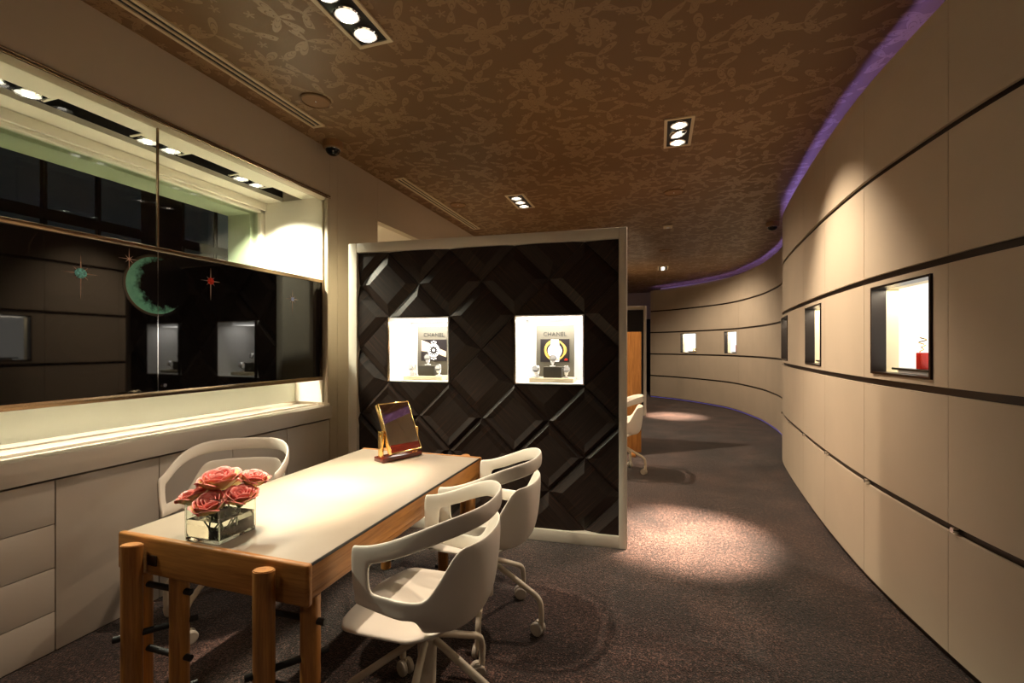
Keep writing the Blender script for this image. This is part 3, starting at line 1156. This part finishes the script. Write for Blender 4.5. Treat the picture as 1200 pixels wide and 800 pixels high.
POSTERS = []
for idx, (nx, nz) in enumerate(NCH):
    bm = bmesh.new()
    a, b = nx - AH + 0.004, nx + AH - 0.004
    lo, hi = nz - AH + 0.004, nz + AH - 0.004
    y0, y1 = 0.030, 0.42
    th = 0.008
    box(bm, a, a + th, y0, y1, lo, hi)
    box(bm, b - th, b, y0, y1, lo, hi)
    box(bm, a + th, b - th, y0, y1, lo, lo + th)
    box(bm, a + th, b - th, y0, y1, hi - th, hi)
    box(bm, a, b, y1, y1 + 0.01, lo, hi)
    nb = obj('showcase_lining', bm, 'white', part, smooth=0)
    bm = bmesh.new()
    box(bm, a + 0.05, b - 0.05, 0.14, 0.34, hi - th - 0.012, hi - th - 0.002)
    obj('light_panel', bm, emit('showcase_light_panel', (1, 0.96, 0.88, 1), 3.0) if idx == 0 else bpy.data.materials['showcase_light_panel'], nb, smooth=0)
    bm = bmesh.new()
    box(bm, a - 0.002, a + th, 0.012, 0.034, lo, hi)
    obj('edge_trim', bm, 'bronze', nb, smooth=0)
    P = Matrix.Translation(PA) @ Matrix.Rotation(PANG, 4, 'Z')
    area('showcase_light', P @ Vector((nx, 0.22, hi - 0.03)), (0, 0, PANG), 0.42, 0.2, 3.8, (1, 0.95, 0.86))
    area('showcase_front_light', P @ Vector((nx, 0.06, hi - 0.02)), (math.radians(38), 0, PANG), 0.42, 0.03, 0.12, (1, 0.95, 0.86))

    # contents: plinth, board with poster, block, three watches
    def W3(x, y, z):
        return P @ Vector((nx + x, y, z))
    fl = lo + th + 0.001
    suffix = 'in the showcase nearer the window' if idx == 0 else 'in the showcase nearer the aisle'
    pl = thing('display_plinth', 'low beige plinth ' + suffix, 'plinth', W3(0.005, 0.22, fl), PANG)
    bxo('slab', -0.165, 0.165, -0.12, 0.10, 0, 0.030, 'plinth', pl, 0.002)
    bd = thing('display_board', 'upright grey brand board with watch picture ' + suffix, 'display board', W3(0.0, 0.345, fl), PANG)
    bxo('panel', -0.150, 0.150, -0.01, 0.01, 0, 0.435, 'board', bd, 0.002)
    ft = bpy.data.curves.new('brand_text', 'FONT')
    ft.body = 'CHANEL'
    ft.size = 0.046
    ft.align_x = 'CENTER'
    ft.extrude = 0.001
    ft.space_character = 1.08
    fo = bpy.data.objects.new('brand_text', ft)
    C.objects.link(fo)
    me = bpy.data.meshes.new_from_object(fo.evaluated_get(bpy.context.evaluated_depsgraph_get()))
    bpy.data.objects.remove(fo)
    me.materials.clear()
    obj_me('lettering', me, 'letter', bd, 0, (0, -0.012, 0.350), (PI / 2, 0, 0))
    po = bxo('poster', -0.115, 0.115, -0.016, -0.010, 0.145, 0.325, 'poster_dark', bd, smooth=0)

    def pdecal(pts, lay, m, nm):
        bm = bmesh.new()
        y = -0.0165 - lay * 0.0006
        bm.faces.new([bm.verts.new((p[0], y, p[1])) for p in pts])
        return obj(nm, bm, m, po, smooth=0)

    def circ(cx, cz, r, n=28):
        return [(cx + r * math.cos(2 * PI * i / n), cz + r * math.sin(2 * PI * i / n)) for i in range(n)]

    def ring(cx, cz, r0, r1, lay, m, nm, sx=1.0):
        bm = bmesh.new()
        y = -0.0165 - lay * 0.0006
        n = 32
        A = [bm.verts.new((cx + sx * r0 * math.cos(2 * PI * i / n), y, cz + r0 * math.sin(2 * PI * i / n))) for i in range(n)]
        B = [bm.verts.new((cx + sx * r1 * math.cos(2 * PI * i / n), y, cz + r1 * math.sin(2 * PI * i / n))) for i in range(n)]
        for i in range(n):
            j = (i + 1) % n
            bm.faces.new((A[i], A[j], B[j], B[i]))
        return obj(nm, bm, m, po, smooth=0)
    if idx == 0:
        pdecal([(-0.112, 0.322), (-0.05, 0.300), (0.02, 0.262), (0.113, 0.225), (0.113, 0.178), (0.04, 0.205), (-0.06, 0.222), (-0.112, 0.230)], 0, 'poster_skin', 'wrist_print')
        ring(0.0, 0.235, 0.046, 0.058, 2, 'poster_white', 'bezel_print', 0.9)
        pdecal(circ(0.0, 0.235, 0.046), 1, 'poster_dark', 'dial_print')
        for k in range(12):
            a_ = k * PI / 6
            pdecal(circ(0.034 * math.cos(a_), 0.235 + 0.036 * math.sin(a_), 0.0065, 8), 2, 'poster_white', 'marker_print')
        pdecal(circ(0, 0.235, 0.013, 12), 2, 'poster_white', 'marker_print')
        for k in range(3):
            for sg in (1, -1):
                pdecal(circ((k - 1) * 0.018, 0.235 + sg * (0.068 + 0.006 * (k == 1)), 0.0075, 8), 2, 'poster_white', 'link_print')
    else:
        ring(0.0, 0.238, 0.072, 0.084, 1, 'poster_gold', 'gold_ring_print', 1.0)
        ring(0.01, 0.240, 0.062, 0.067, 1, 'poster_gold', 'gold_ring_print', 1.25)
        pdecal(circ(0.0, 0.232, 0.056), 1, 'poster_white', 'watch_face_print')
        pdecal([(-0.034, 0.147), (0.034, 0.147), (0.040, 0.19), (-0.040, 0.19)], 1, 'poster_white', 'strap_print')
        pdecal([(-0.036, 0.27), (0.036, 0.27), (0.030, 0.322), (-0.030, 0.322)], 1, 'poster_white', 'strap_print')
        pdecal([(0.074, 0.158), (0.102, 0.158), (0.098, 0.172), (0.082, 0.174)], 2, 'red', 'red_print')
    bl = thing('display_block', 'dark grey display block ' + suffix, 'display block', W3(0.005, 0.215, fl + 0.031), PANG)
    bxo('body', -0.068, 0.068, -0.05, 0.05, 0, 0.076, 'boardblock', bl, 0.001)
    bxo('top_plate', -0.070, 0.070, -0.052, 0.052, 0.076, 0.082, 'board', bl, 0.001)

    def watch(x, y, z, lab, tw):
        wt = thing('wristwatch', lab + ' ' + suffix, 'watch', W3(x, y, z), PANG + tw, 'watches in the showcases')
        wt.scale = (1.3, 1.3, 1.3)
        bm = bmesh.new()
        box(bm, -0.016, 0.016, -0.012, 0.022, 0, 0.006, 0.002)
        box(bm, -0.006, 0.006, 0.004, 0.016, 0.006, 0.026)
        obj('stand', bm, 'white', wt)
        bm = bmesh.new()
        n = 20
        prev = None
        for i in range(n + 1):
            a_ = 2 * PI * i / n
            yy, zz = 0.024 * math.sin(a_) * 0.8 + 0.004, 0.044 + 0.026 * math.cos(a_)
            cur = [bm.verts.new((-0.010, yy, zz)), bm.verts.new((0.010, yy, zz)),
                   bm.verts.new((0.010, yy * 0.82 + 0.001, 0.044 + (zz - 0.044) * 0.85)), bm.verts.new((-0.010, yy * 0.82 + 0.001, 0.044 + (zz - 0.044) * 0.85))]
            if prev:
                for q in range(4):
                    bm.faces.new((prev[q], prev[(q + 1) % 4], cur[(q + 1) % 4], cur[q]))
            prev = cur
        obj('bracelet', bm, 'white', wt)
        bm = bmesh.new()
        cyl(bm, (0, -0.014, 0.050), (0, -0.024, 0.051), 0.0205, 0.0185, 24)
        cs = obj('case', bm, 'steel', wt)
        bm = bmesh.new()
        cyl(bm, (0, -0.0242, 0.051), (0, -0.0246, 0.051), 0.015, None, 20)
        obj('dial', bm, 'dial', cs)
    watch(0.002, 0.205, fl + 0.114, 'white watch raised on the dark block', 0.2)
    watch(-0.115, 0.175, fl + 0.031, 'white watch in front of the bare white wall', -0.2)
    watch(0.110, 0.175, fl + 0.031, 'white watch by the board edge', 0.15)

# ================================================================== AREA BEHIND THE PARTITION
p2 = partition('display_partition', 'far white-framed dark partition standing across the aisle side behind the first one', Vector((-2.39, 9.45, 0)))
bxo('dark_face', FR + 0.003, PW - 0.058, DEP, DEP + 0.03, 0.088, PH - FR - 0.003, 'ebony', p2)
sc = thing('oak_screen', 'tall orange oak screen panel behind the black partition', 'screen', (-1.0, 6.1, 0))
bxo('panel', -0.9, 0.795, -0.02, 0.02, 0.04, 1.59, 'oak_z', sc, 0.003)
for x in (-0.8, 0.7):
    bxo('foot', x - 0.03, x + 0.03, -0.15, 0.15, 0, 0.04, 'oak_x', sc, 0.003)

# ================================================================== DESK
TX0, TX1, TY0, TY1, TZ = -1.845, -1.020, 1.125, 2.566, 0.73
TCX, TCY = (TX0 + TX1) / 2, (TY0 + TY1) / 2
dk = thing('desk', 'oak desk with grey leather top and clustered round oak legs with black rods', 'desk', (TCX, TCY, 0))
hx, hy = (TX1 - TX0) / 2, (TY1 - TY0) / 2
bxo('writing_surface', -hx + 0.004, hx - 0.004, -hy + 0.024, hy - 0.024, TZ - 0.012, TZ, 'tabletop', dk, 0.001)
for s in (-1, 1):
    xa, xb = sorted((s * (hx - 0.004), s * hx))
    bxo('edge_band', xa, xb, -hy + 0.024, hy - 0.024, TZ - 0.010, TZ - 0.001, 'edge', dk, smooth=0)
for s in (-1, 1):
    xa, xb = sorted((s * (hx - 0.03), s * (hx - 0.002)))
    bxo('side_rail', xa, xb, -hy + 0.024, hy - 0.024, TZ - 0.092, TZ - 0.012, 'oak_y', dk, 0.002)
    xa, xb = sorted((s * (hx - 0.034), s * (hx - 0.008)))
    bxo('lower_rail', xa, xb, -hy + 0.024, hy - 0.024, TZ - 0.118, TZ - 0.0925, 'oak_y', dk, 0.003)
for s in (-1, 1):
    ya, yb = sorted((s * (hy - 0.024), s * hy))
    bm = bmesh.new()
    box(bm, -hx - 0.008, hx + 0.008, ya, yb, TZ - 0.128, TZ + 0.004, 0.009, 3)
    obj('end_board', bm, 'oak_x', dk)
PR = 0.031
for ey in (-1, 1):
    for ex, cx in ((-1, -0.287), (1, 0.290)):
        Ax, Ay = cx, ey * (hy + PR + 0.006)
        offs = {'A': (Ax, Ay), 'B': (Ax - 0.100, Ay - ey * 0.100), 'C': (Ax + 0.080, Ay - ey * 0.105)}
        for k, (px, py) in offs.items():
            bm = bmesh.new()
            if k == 'A':
                a, b = cyl(bm, (px, py, 0), (px, py, TZ - 0.006), PR, n=28)
                for v in b:           # slanted top cut
                    v.co.z += -ey * (v.co.y - py) * -0.18 - 0.002
            else:
                cyl(bm, (px, py, 0), (px, py, TZ - 0.130 if k == 'B' else TZ - 0.120), PR, n=28)
            es = [e for e in bm.edges if len([f for f in e.link_faces if len(f.verts) > 4]) == 1]
            bmesh.ops.bevel(bm, geom=es, offset=0.003, segments=2, affect='EDGES')
            obj('post', bm, 'oak_z', dk)
        bm = bmesh.new()
        if ex < 0:
            box(bm, Ax + (0.022), Ax + 0.068, ey * hy + (0.0 if ey > 0 else -0.005), ey * hy + (0.005 if ey > 0 else 0.0), TZ - 0.090, TZ - 0.055, 0.001)
            obj('bracket', bm, 'steeldark', dk)
        for q, z in enumerate((0.525, 0.410, 0.290, 0.170, 0.060)):
            p, r = (offs['B'], offs['C']) if q % 2 == 0 else (offs['A'], offs['C'])
            pa, pb = Vector((p[0], p[1], z)), Vector((r[0], r[1], z))
            d = (pb - pa).normalized()
            bm = bmesh.new()
            cyl(bm, pa - d * 0.052, pb + d * 0.056, 0.011, n=16)
            es = [e for e in bm.edges if len([f for f in e.link_faces if len(f.verts) > 4]) == 1]
            bmesh.ops.bevel(bm, geom=es, offset=0.002, segments=1, affect='EDGES')
            obj('rod', bm, 'rod', dk)

# ================================================================== CHAIRS
def lerp(a, b, t):
    return a + (b - a) * t


def sstep(a, b, x):
    t = min(max((x - a) / (b - a), 0), 1)
    return t * t * (3 - 2 * t)


def make_chair():
    """white swivel armchair, seat facing +y; moulded shell with a looped arm and back band"""
    t = thing('swivel_chair', '', 'chair')
    N = 44
    cols = []
    for i in range(N + 1):
        u = -1 + 2 * i / N
        au = abs(u)
        sg = 1 if u >= 0 else -1
        if au < 0.64:
            a = au / 0.64 * PI / 2
            px, py = 0.282 * math.sin(a) ** 0.86, -0.03 - 0.245 * math.cos(a) ** 0.92
        else:
            f = (au - 0.64) / 0.36
            a = PI / 2
            px, py = 0.282 - 0.012 * f * f, -0.03 + 0.175 * f
        deg = math.degrees(a) if au < 0.64 else 90
        back = sstep(0.145, -0.275, py)
        zt = lerp(0.752, 0.866, back)
        zb = zt - lerp(0.066, 0.072, back)
        # top of the lower shell: low beside the arms, rising to shoulders behind
        zl = lerp(0.752, 0.592, sstep(38, 74, deg))
        zk = lerp(0.470, 0.530, sstep(40, 84, deg))          # lower edge of the side
        if au > 0.64:
            f = (au - 0.64) / 0.36
            zl = lerp(0.592, 0.606, f)
            zk = lerp(0.530, 0.556, f)
        rows = []
        for z, sc_ in ((zt, 1.0), (zb, 1.0), (zl, 0.985), (lerp(zl, zk, 0.5), 0.955), (zk, 0.87 if deg < 60 else lerp(0.87, 0.97, sstep(60, 86, deg)))):
            rows.append((sg * px * sc_, (py + 0.03) * sc_ - 0.03, z))
        # bottom turn of the bucket, under the seat
        sc2 = 0.70
        rows.append((sg * px * sc2, (py + 0.03) * sc2 - 0.03, 0.444))
        cols.append((au, deg, rows))
    bm = bmesh.new()
    V = [[bm.verts.new(p) for p in rows] for _, _, rows in cols]
    for i in range(N):
        au = (cols[i][0] + cols[i + 1][0]) / 2
        dg = max(cols[i][1], cols[i + 1][1])
        A, B = V[i], V[i + 1]
        bm.faces.new((A[0], B[0], B[1], A[1]))
        if au > 0.875:
            bm.faces.new((A[1], B[1], B[2], A[2]))
        bm.faces.new((A[2], B[2], B[3], A[3]))
        bm.faces.new((A[3], B[3], B[4], A[4]))
        if dg < 78:
            bm.faces.new((A[4], B[4], B[5], A[5]))
    loose = [v for v in bm.verts if not v.link_faces]
    bmesh.ops.delete(bm, geom=loose, context='VERTS')
    o = obj('back_shell', bm, 'shell', t, 180)
    md = o.modifiers.new('thickness', 'SOLIDIFY')
    md.thickness = 0.016
    md.offset = -1
    md = o.modifiers.new('round', 'SUBSURF')
    md.levels = md.render_levels = 2
    # seat pan: rounded, dished, front lip turned down
    bm = bmesh.new()
    nx_, ny_ = 14, 16
    G = []
    for j in range(ny_ + 1):
        v = j / ny_
        y = lerp(-0.225, 0.275, v)
        # half width along the depth: narrow behind, full in the middle, rounded front
        hwid = 0.235 * min(1, (0.46 + 0.60 * sstep(0, 0.45, v)))
        if v > 0.72:
            q = (v - 0.72) / 0.28
            hwid *= math.sqrt(max(0.0, 1 - (q * 0.86) ** 2.6))
        row = []
        for i in range(nx_ + 1):
            x = (-1 + 2 * i / nx_)
            z = 0.455 - 0.014 * (1 - x * x) * math.sin(PI * min(v * 1.1, 1)) + 0.085 * sstep(0.22, 0.0, v) - 0.030 * sstep(0.80, 1.0, v) - 0.010 * abs(x) ** 4
            row.append(bm.verts.new((x * hwid, y, z)))
        G.append(row)
    for A, B in zip(G, G[1:]):
        for i in range(nx_):
            bm.faces.new((A[i], A[i + 1], B[i + 1], B[i]))
    o = obj('seat', bm, 'shell', t, 180)
    md = o.modifiers.new('thickness', 'SOLIDIFY')
    md.thickness = 0.018
    md.offset = -1
    md = o.modifiers.new('round', 'SUBSURF')
    md.levels = md.render_levels = 2
    # swivel column
    bm = bmesh.new()
    lathe(bm, [(0, 0.43), (0.085, 0.428), (0.085, 0.418), (0.05, 0.405), (0.030, 0.385)], 24)
    obj('seat_plate', bm, 'steelwhite', t)
    bm = bmesh.new()
    lathe(bm, [(0.026, 0.405), (0.026, 0.345)], 20)
    obj('gas_lift', bm, 'black', t)
    bm = bmesh.new()
    lathe(bm, [(0, 0.352), (0.034, 0.350), (0.040, 0.335), (0.036, 0.29), (0.032, 0.14), (0, 0.136)], 24)
    obj('hub', bm, 'steelwhite', t)
    return t


LEG_BASE = None


def make_legs(t, world_ang, chair_rot):
    """five tubular legs with casters, one of them pointing along world_ang"""
    for k in range(5):
        a = world_ang - chair_rot + k * 2 * PI / 5
        if LEGME.get('leg') is None:
            bm = bmesh.new()
            path = smooth_pts([(0.02, 0, 0.315), (0.10, 0, 0.275), (0.20, 0, 0.222), (0.262, 0, 0.188), (0.286, 0, 0.160), (0.292, 0, 0.120), (0.292, 0, 0.066)], 4)
            tube(bm, path, 0.0135, 12)
            o = obj('leg', bm, 'steelwhite', t, 50, rot=(0, 0, a))
            LEGME['leg'] = o.data
        else:
            o = obj_me('leg', LEGME['leg'], 'steelwhite', t, 0, rot=(0, 0, a))
        tw = random.uniform(-0.8, 0.8)
        for nm, m in (('caster_wheel', 'caster'), ('caster_hood', 'steelwhite')):
            if LEGME.get(nm) is None:
                bm = bmesh.new()
                if nm == 'caster_wheel':
                    for s in (-1, 1):
                        y0, y1 = sorted((s * 0.004, s * 0.027))
                        r = 0.031
                        pf = [(0, y0), (r - 0.004, y0), (r, y0 + 0.004), (r, y1 - 0.005), (r - 0.006, y1), (0, y1)]
                        rings = []
                        n = 22
                        for rr, yy in pf:
                            rings.append([bm.verts.new((rr * math.cos(2 * PI * i / n) if rr else 0, yy, 0.031 + (rr * math.sin(2 * PI * i / n) if rr else 0))) for i in range(n)] if rr else [bm.verts.new((0, yy, 0.031))])
                        for A, B in zip(rings, rings[1:]):
                            for i in range(n):
                                j = (i + 1) % n
                                if len(A) == 1:
                                    bm.faces.new((A[0], B[j], B[i]))
                                elif len(B) == 1:
                                    bm.faces.new((A[i], A[j], B[0]))
                                else:
                                    bm.faces.new((A[i], A[j], B[j], B[i]))
                else:
                    box(bm, -0.010, 0.030, -0.0035, 0.0035, 0.030, 0.066, 0.001)
                    cyl(bm, (0.018, 0, 0.060), (0.018, 0, 0.078), 0.012, n=12)
                w_ = obj(nm, bm, m, o, 40)
                LEGME[nm] = w_.data
            else:
                w_ = obj_me(nm, LEGME[nm], m, o, 0)
            off = 0.018
            w_.rotation_euler = (0, 0, tw)
            w_.location = (0.292 - off * math.cos(tw), -off * math.sin(tw), 0)


LEGME = {}
proto = make_chair()
chairs = [((-0.825, 1.530), 92, 'white moulded swivel armchair beside the desk corner with the roses, outside the window bay'),
          ((-0.830, 2.170), 90, 'white moulded swivel armchair beside the desk next to the black partition'),
          ((-2.180, 1.850), -150, 'white moulded swivel armchair between the desk and the window cabinets'),
          ((-0.420, 5.200), 90, 'white moulded swivel armchair behind the black partition, by the oak screen')]
for i, ((x, y), deg, lab) in enumerate(chairs):
    c_ = proto if i == 0 else copy_tree(proto)
    c_.location = (x, y, 0)
    c_.rotation_euler = (0, 0, math.radians(deg))
    tag(c_, lab, 'chair', 'white swivel chairs')
for i, c_ in enumerate([o for o in bpy.data.objects if o.name.startswith('swivel_chair')]):
    make_legs(c_, math.radians(-5), c_.rotation_euler.z)

# ================================================================== THINGS ON THE DESK
# tilting table mirror
MA = math.radians(66)
mr = thing('table_mirror', 'tilted gold-framed mirror on a mahogany base at the far end of the desk', 'mirror', (-1.485, 2.398, TZ + 0.001), MA)
bm = bmesh.new()
box(bm, -0.140, 0.140, -0.045, 0.045, 0, 0.026, 0.003)
obj('base', bm, 'mahogany', mr)
for s in (-1, 1):
    bm = bmesh.new()
    x = s * 0.122
    box(bm, x - 0.008, x + 0.008, -0.018, 0.018, 0.0, 0.175, 0.002)
    obj('upright', bm, 'gold', mr)
    bm = bmesh.new()
    cyl(bm, (x - 0.012, 0, 0.158), (x + 0.012, 0, 0.158), 0.012, n=16)
    obj('pivot_knob', bm, 'gold', mr)
tilt = math.radians(-27)
TM = Matrix.Translation((0, 0, 0.185)) @ Matrix.Rotation(tilt, 4, 'X')
w2, h2 = 0.108, 0.155
bm = bmesh.new()
for a in ((-w2, -w2 + 0.006, -h2, h2), (w2 - 0.006, w2, -h2, h2), (-w2 + 0.006, w2 - 0.006, -h2, -h2 + 0.006), (-w2 + 0.006, w2 - 0.006, h2 - 0.006, h2)):
    box(bm, a[0], a[1], -0.016, 0.016, a[2], a[3], 0.0015, mat=TM)
box(bm, -w2 + 0.006, w2 - 0.006, 0.008, 0.016, -h2 + 0.006, h2 - 0.006, mat=TM)
obj('swing_frame', bm, 'gold', mr)
bm = bmesh.new()
box(bm, -w2 + 0.006, w2 - 0.006, -0.012, 0.007, -h2 + 0.050, h2 - 0.006, mat=TM)
obj('mirror_glass', bm, 'mirror', mr, smooth=0)
bm = bmesh.new()
box(bm, -w2 + 0.006, w2 - 0.006, -0.013, 0.007, -h2 + 0.006, -h2 + 0.050, mat=TM)
obj('lower_strip', bm, 'mahogany', mr, smooth=0)

# cube vase with water
VX, VY, VZ = -1.482, 1.228, TZ + 0.001
vs = thing('glass_vase', 'clear glass cube vase half full of water at the near end of the desk', 'vase', (VX, VY, VZ), math.radians(2))
a, i_, ht = 0.075, 0.0715, 0.152
bm = bmesh.new()
O0 = [bm.verts.new((x * a, y * a, 0)) for x, y in ((-1, -1), (1, -1), (1, 1), (-1, 1))]
O1 = [bm.verts.new((x * a, y * a, ht)) for x, y in ((-1, -1), (1, -1), (1, 1), (-1, 1))]
I1 = [bm.verts.new((x * i_, y * i_, ht)) for x, y in ((-1, -1), (1, -1), (1, 1), (-1, 1))]
I0 = [bm.verts.new((x * i_, y * i_, 0.014)) for x, y in ((-1, -1), (1, -1), (1, 1), (-1, 1))]
bm.faces.new(O0[::-1])
for P_, Q_ in ((O0, O1), (O1, I1), (I1, I0)):
    for k in range(4):
        j = (k + 1) % 4
        bm.faces.new((P_[k], P_[j], Q_[j], Q_[k]))
bm.faces.new(I0)
obj('glass', bm, 'vaseglass', vs, smooth=0)
for x, y in ((-1, -1), (1, -1), (1, 1), (-1, 1)):
    bxo('glass_corner', x * 0.0735 - 0.0022, x * 0.0735 + 0.0022, y * 0.0735 - 0.0022, y * 0.0735 + 0.0022, 0.013, ht + 0.0005, 'glassedge', vs, 0.0008)
for k in range(4):
    q = 0.0735
    x0, x1, y0, y1 = ((-q, q, -q, -q), (-q, q, q, q), (-q, -q, -q, q), (q, q, -q, q))[k]
    bxo('glass_rim', x0 - 0.0018, x1 + 0.0018, y0 - 0.0018, y1 + 0.0018, ht - 0.002, ht + 0.0012, 'glassedge', vs, 0.0008)
bxo('glass_base', -0.0742, 0.0742, -0.0742, 0.0742, 0.0008, 0.0132, 'glassedge', vs, 0.001)
bxo('water', -0.0712, 0.0712, -0.0712, 0.0712, 0.0145, 0.072, 'water', vs, smooth=0)


def petal_layer(bm, lay, n, R, H, half, flare, phase, grad0, col):
    NU, NV = 8, 6
    for k in range(n):
        a0 = phase + 2 * PI * k / n + random.uniform(-0.12, 0.12)
        hh = H * random.uniform(0.92, 1.06)
        rr = R * random.uniform(0.94, 1.06)
        tilt_ = random.uniform(-0.05, 0.05)
        rows = []
        for j in range(NV + 1):
            v = j / NV
            row = []
            for i in range(NU + 1):
                u = -1 + 2 * i / NU
                edge = 1 - 0.22 * abs(u) ** 2.5
                ang = a0 + u * half * (0.45 + 0.55 * math.sin(PI * min(1, 0.15 + v * 0.62))) + tilt_ * v
                rad = rr * (0.18 + 0.82 * math.sin(min(1.0, v * 1.15) * PI / 2)) + flare * max(0, v - 0.55) ** 1.6 * (1 + 0.25 * math.cos(3 * u + k)) + 0.0012 * u
                z = hh * v * edge - 0.7 * flare * max(0, v - 0.72) ** 1.5 * 2.0
                rad *= 1 + 0.02 * math.sin(9 * u + 2 * k)
                vv = bm.verts.new((rad * math.cos(ang), rad * math.sin(ang), z))
                vv[col] = grad0 + (1 - grad0) * v ** 1.2
                row.append(vv)
            rows.append(row)
        for A, B in zip(rows, rows[1:]):
            for i in range(NU):
                bm.faces.new((A[i], A[i + 1], B[i + 1], B[i]))


def rose(px, py, pz, size, tx, ty, rot, label):
    t = thing('rose', label, 'rose', (px, py, pz), 0, 'roses in the cube vase')
    bm = bmesh.new()
    col = bm.verts.layers.float.new('grad')
    k = size / 0.05
    petal_layer(bm, 0, 3, 0.011 * k, 0.050 * k, 1.5, 0.000, rot, 0.62, col)
    petal_layer(bm, 1, 4, 0.019 * k, 0.054 * k, 1.15, 0.004 * k, rot + 0.5, 0.58, col)
    petal_layer(bm, 2, 5, 0.028 * k, 0.056 * k, 0.98, 0.012 * k, rot + 0.2, 0.45, col)
    petal_layer(bm, 3, 6, 0.037 * k, 0.055 * k, 0.88, 0.022 * k, rot + 0.8, 0.0, col)
    petal_layer(bm, 4, 6, 0.044 * k, 0.050 * k, 0.84, 0.036 * k, rot + 0.3, -0.55, col)
    me = bpy.data.meshes.new('bloom')
    bm.to_mesh(me)
    bm.free()
    b = obj_me('bloom', me, 'petal', t, 180, (0, 0, 0), (ty, tx, 0))
    md = b.modifiers.new('thickness', 'SOLIDIFY')
    md.thickness = 0.0012
    bm = bmesh.new()
    lathe(bm, [(0, -0.010 * k), (0.008 * k, -0.008 * k), (0.013 * k, 0.0), (0.016 * k, 0.006 * k)], 12)
    obj('calyx', bm, 'stem', b)
    # stem down into the water
    end = Vector((VX - px) * 0.9 * Vector((1, 0, 0))) + Vector((0, (VY - py) * 0.9, 0)) + Vector((random.uniform(-0.025, 0.025), random.uniform(-0.025, 0.025), VZ + 0.026 - pz))
    top = Matrix.Rotation(tx, 3, 'Y') @ Vector((0, 0, -0.006 * k))
    bm = bmesh.new()
    tube(bm, smooth_pts([top, top * 3 + Vector((0, 0, -0.012)), (top + end) / 2, end], 4), 0.0032, 8)
    obj('stem', bm, 'stem', t)
    return t


ROSES = [(VX - 0.020, VY + 0.010, VZ + 0.150, 0.066, 0.0, 0.10, 0.3, 'largest open coral rose at the top of the bunch in the cube vase'),
         (VX - 0.070, VY - 0.032, VZ + 0.108, 0.054, -0.30, 0.15, 1.1, 'coral rose leaning out over the window side of the cube vase'),
         (VX + 0.022, VY - 0.052, VZ + 0.098, 0.055, 0.10, 0.34, 2.0, 'coral rose facing the desk end board in front of the bunch'),
         (VX + 0.074, VY + 0.010, VZ + 0.112, 0.053, 0.26, 0.15, 0.7, 'coral rose leaning out over the chair side of the cube vase'),
         (VX + 0.055, VY + 0.080, VZ + 0.150, 0.050, 0.20, -0.05, 1.6, 'yellow-edged coral rose at the back of the bunch beside the largest rose'),
         (VX - 0.055, VY + 0.065, VZ + 0.125, 0.048, -0.30, -0.30, 2.6, 'half hidden coral rose at the back of the bunch on the window side')]
for i, r_ in enumerate(ROSES):
    t = rose(*r_)
    if i in (0, 2, 3):
        base = Vector((VX, VY, VZ + (0.085, 0.055, 0.105)[i % 3])) - Vector(r_[:3])
        for q in range(2):
            ang = (0.2, 2.6, 4.4, 5.4, 1.4, 3.4)[(i + q * 2) % 6]
            bm = bmesh.new()
            L_, Wd = 0.055, 0.017
            rows = []
            for j in range(9):
                v = j / 8
                wv = Wd * math.sin(PI * v) ** 0.8 + 0.0006
                zz = -0.012 * v * v + 0.006 * math.sin(PI * v)
                rows.append([bm.verts.new((L_ * v, -wv, zz + 0.004)), bm.verts.new((L_ * v, 0, zz)), bm.verts.new((L_ * v, wv, zz + 0.004))])
            for A, B in zip(rows, rows[1:]):
                for s in range(2):
                    bm.faces.new((A[s], A[s + 1], B[s + 1], B[s]))
            lf = obj('leaf', bm, 'leaf', t, 60, base, (0.2, 0.25 * (-1) ** q, ang))

# ================================================================== THINGS IN THE WALL NICHES
for c, mat in NICHE:
    zf = WIN_Z[0] + 0.0125
    ang = math.atan2(mat[1][0], mat[0][0])
    if c == 4:
        continue
    wh = {0: 'in the wall niche closest to the desk', 2: 'in the second wall niche of the bulge',
          11: 'in the first niche of the far curve', 13: 'in the last niche of the far curve'}[c]
    tr = thing('display_tray', 'flat dark tray ' + wh, 'tray', mat @ Vector((0.02 if c < 5 else -0.06, 0.092, zf)), ang, 'dark trays in the wall niches')
    bxo('foot', -0.14, 0.12, -0.025, 0.025, 0, 0.014, 'white', tr, 0.001)
    bxo('slab', -0.17, 0.17, -0.032, 0.032, 0.0145, 0.026, 'tray', tr, 0.002)
    if c == 13:
        for k, nm in enumerate(('shortest', 'middle-sized', 'tallest')):
            g = thing('gold_trinket', nm + ' gold ornament on the tray ' + wh, 'ornament', mat @ Vector((-0.08 - k * 0.06, 0.092, zf + 0.0265)), ang, 'gold ornaments in the last niche')
            bm = bmesh.new()
            lathe(bm, [(0.0, 0), (0.028, 0.0), (0.022, 0.010), (0.008, 0.018), (0.010, 0.03 + 0.01 * k), (0.020, 0.05 + 0.01 * k), (0.0, 0.075 + 0.01 * k)], 16)
            obj('body', bm, 'gold', g)
    elif c in (0, 11):
        rb = thing('red_box', 'small red box with a wire bow ' + wh, 'box', mat @ Vector((-0.03 if c == 0 else -0.10, 0.092, zf + 0.0265)), ang, 'red boxes in the wall niches')
        bxo('body', -0.020, 0.020, -0.020, 0.020, 0, 0.085 if c == 0 else 0.15, 'red', rb, 0.003)
        h0 = 0.088 if c == 0 else 0.153
        bm = bmesh.new()
        pts = [(0.016 * math.sin(2 * PI * k / 24 * 2) * (1 if k < 12 else 0.7), 0.012 * math.cos(2 * PI * k / 24 * 3), h0 + 0.075 * k / 24) for k in range(25)]
        tube(bm, pts, 0.0028, 6)
        obj('wire_bow', bm, 'gold', rb)
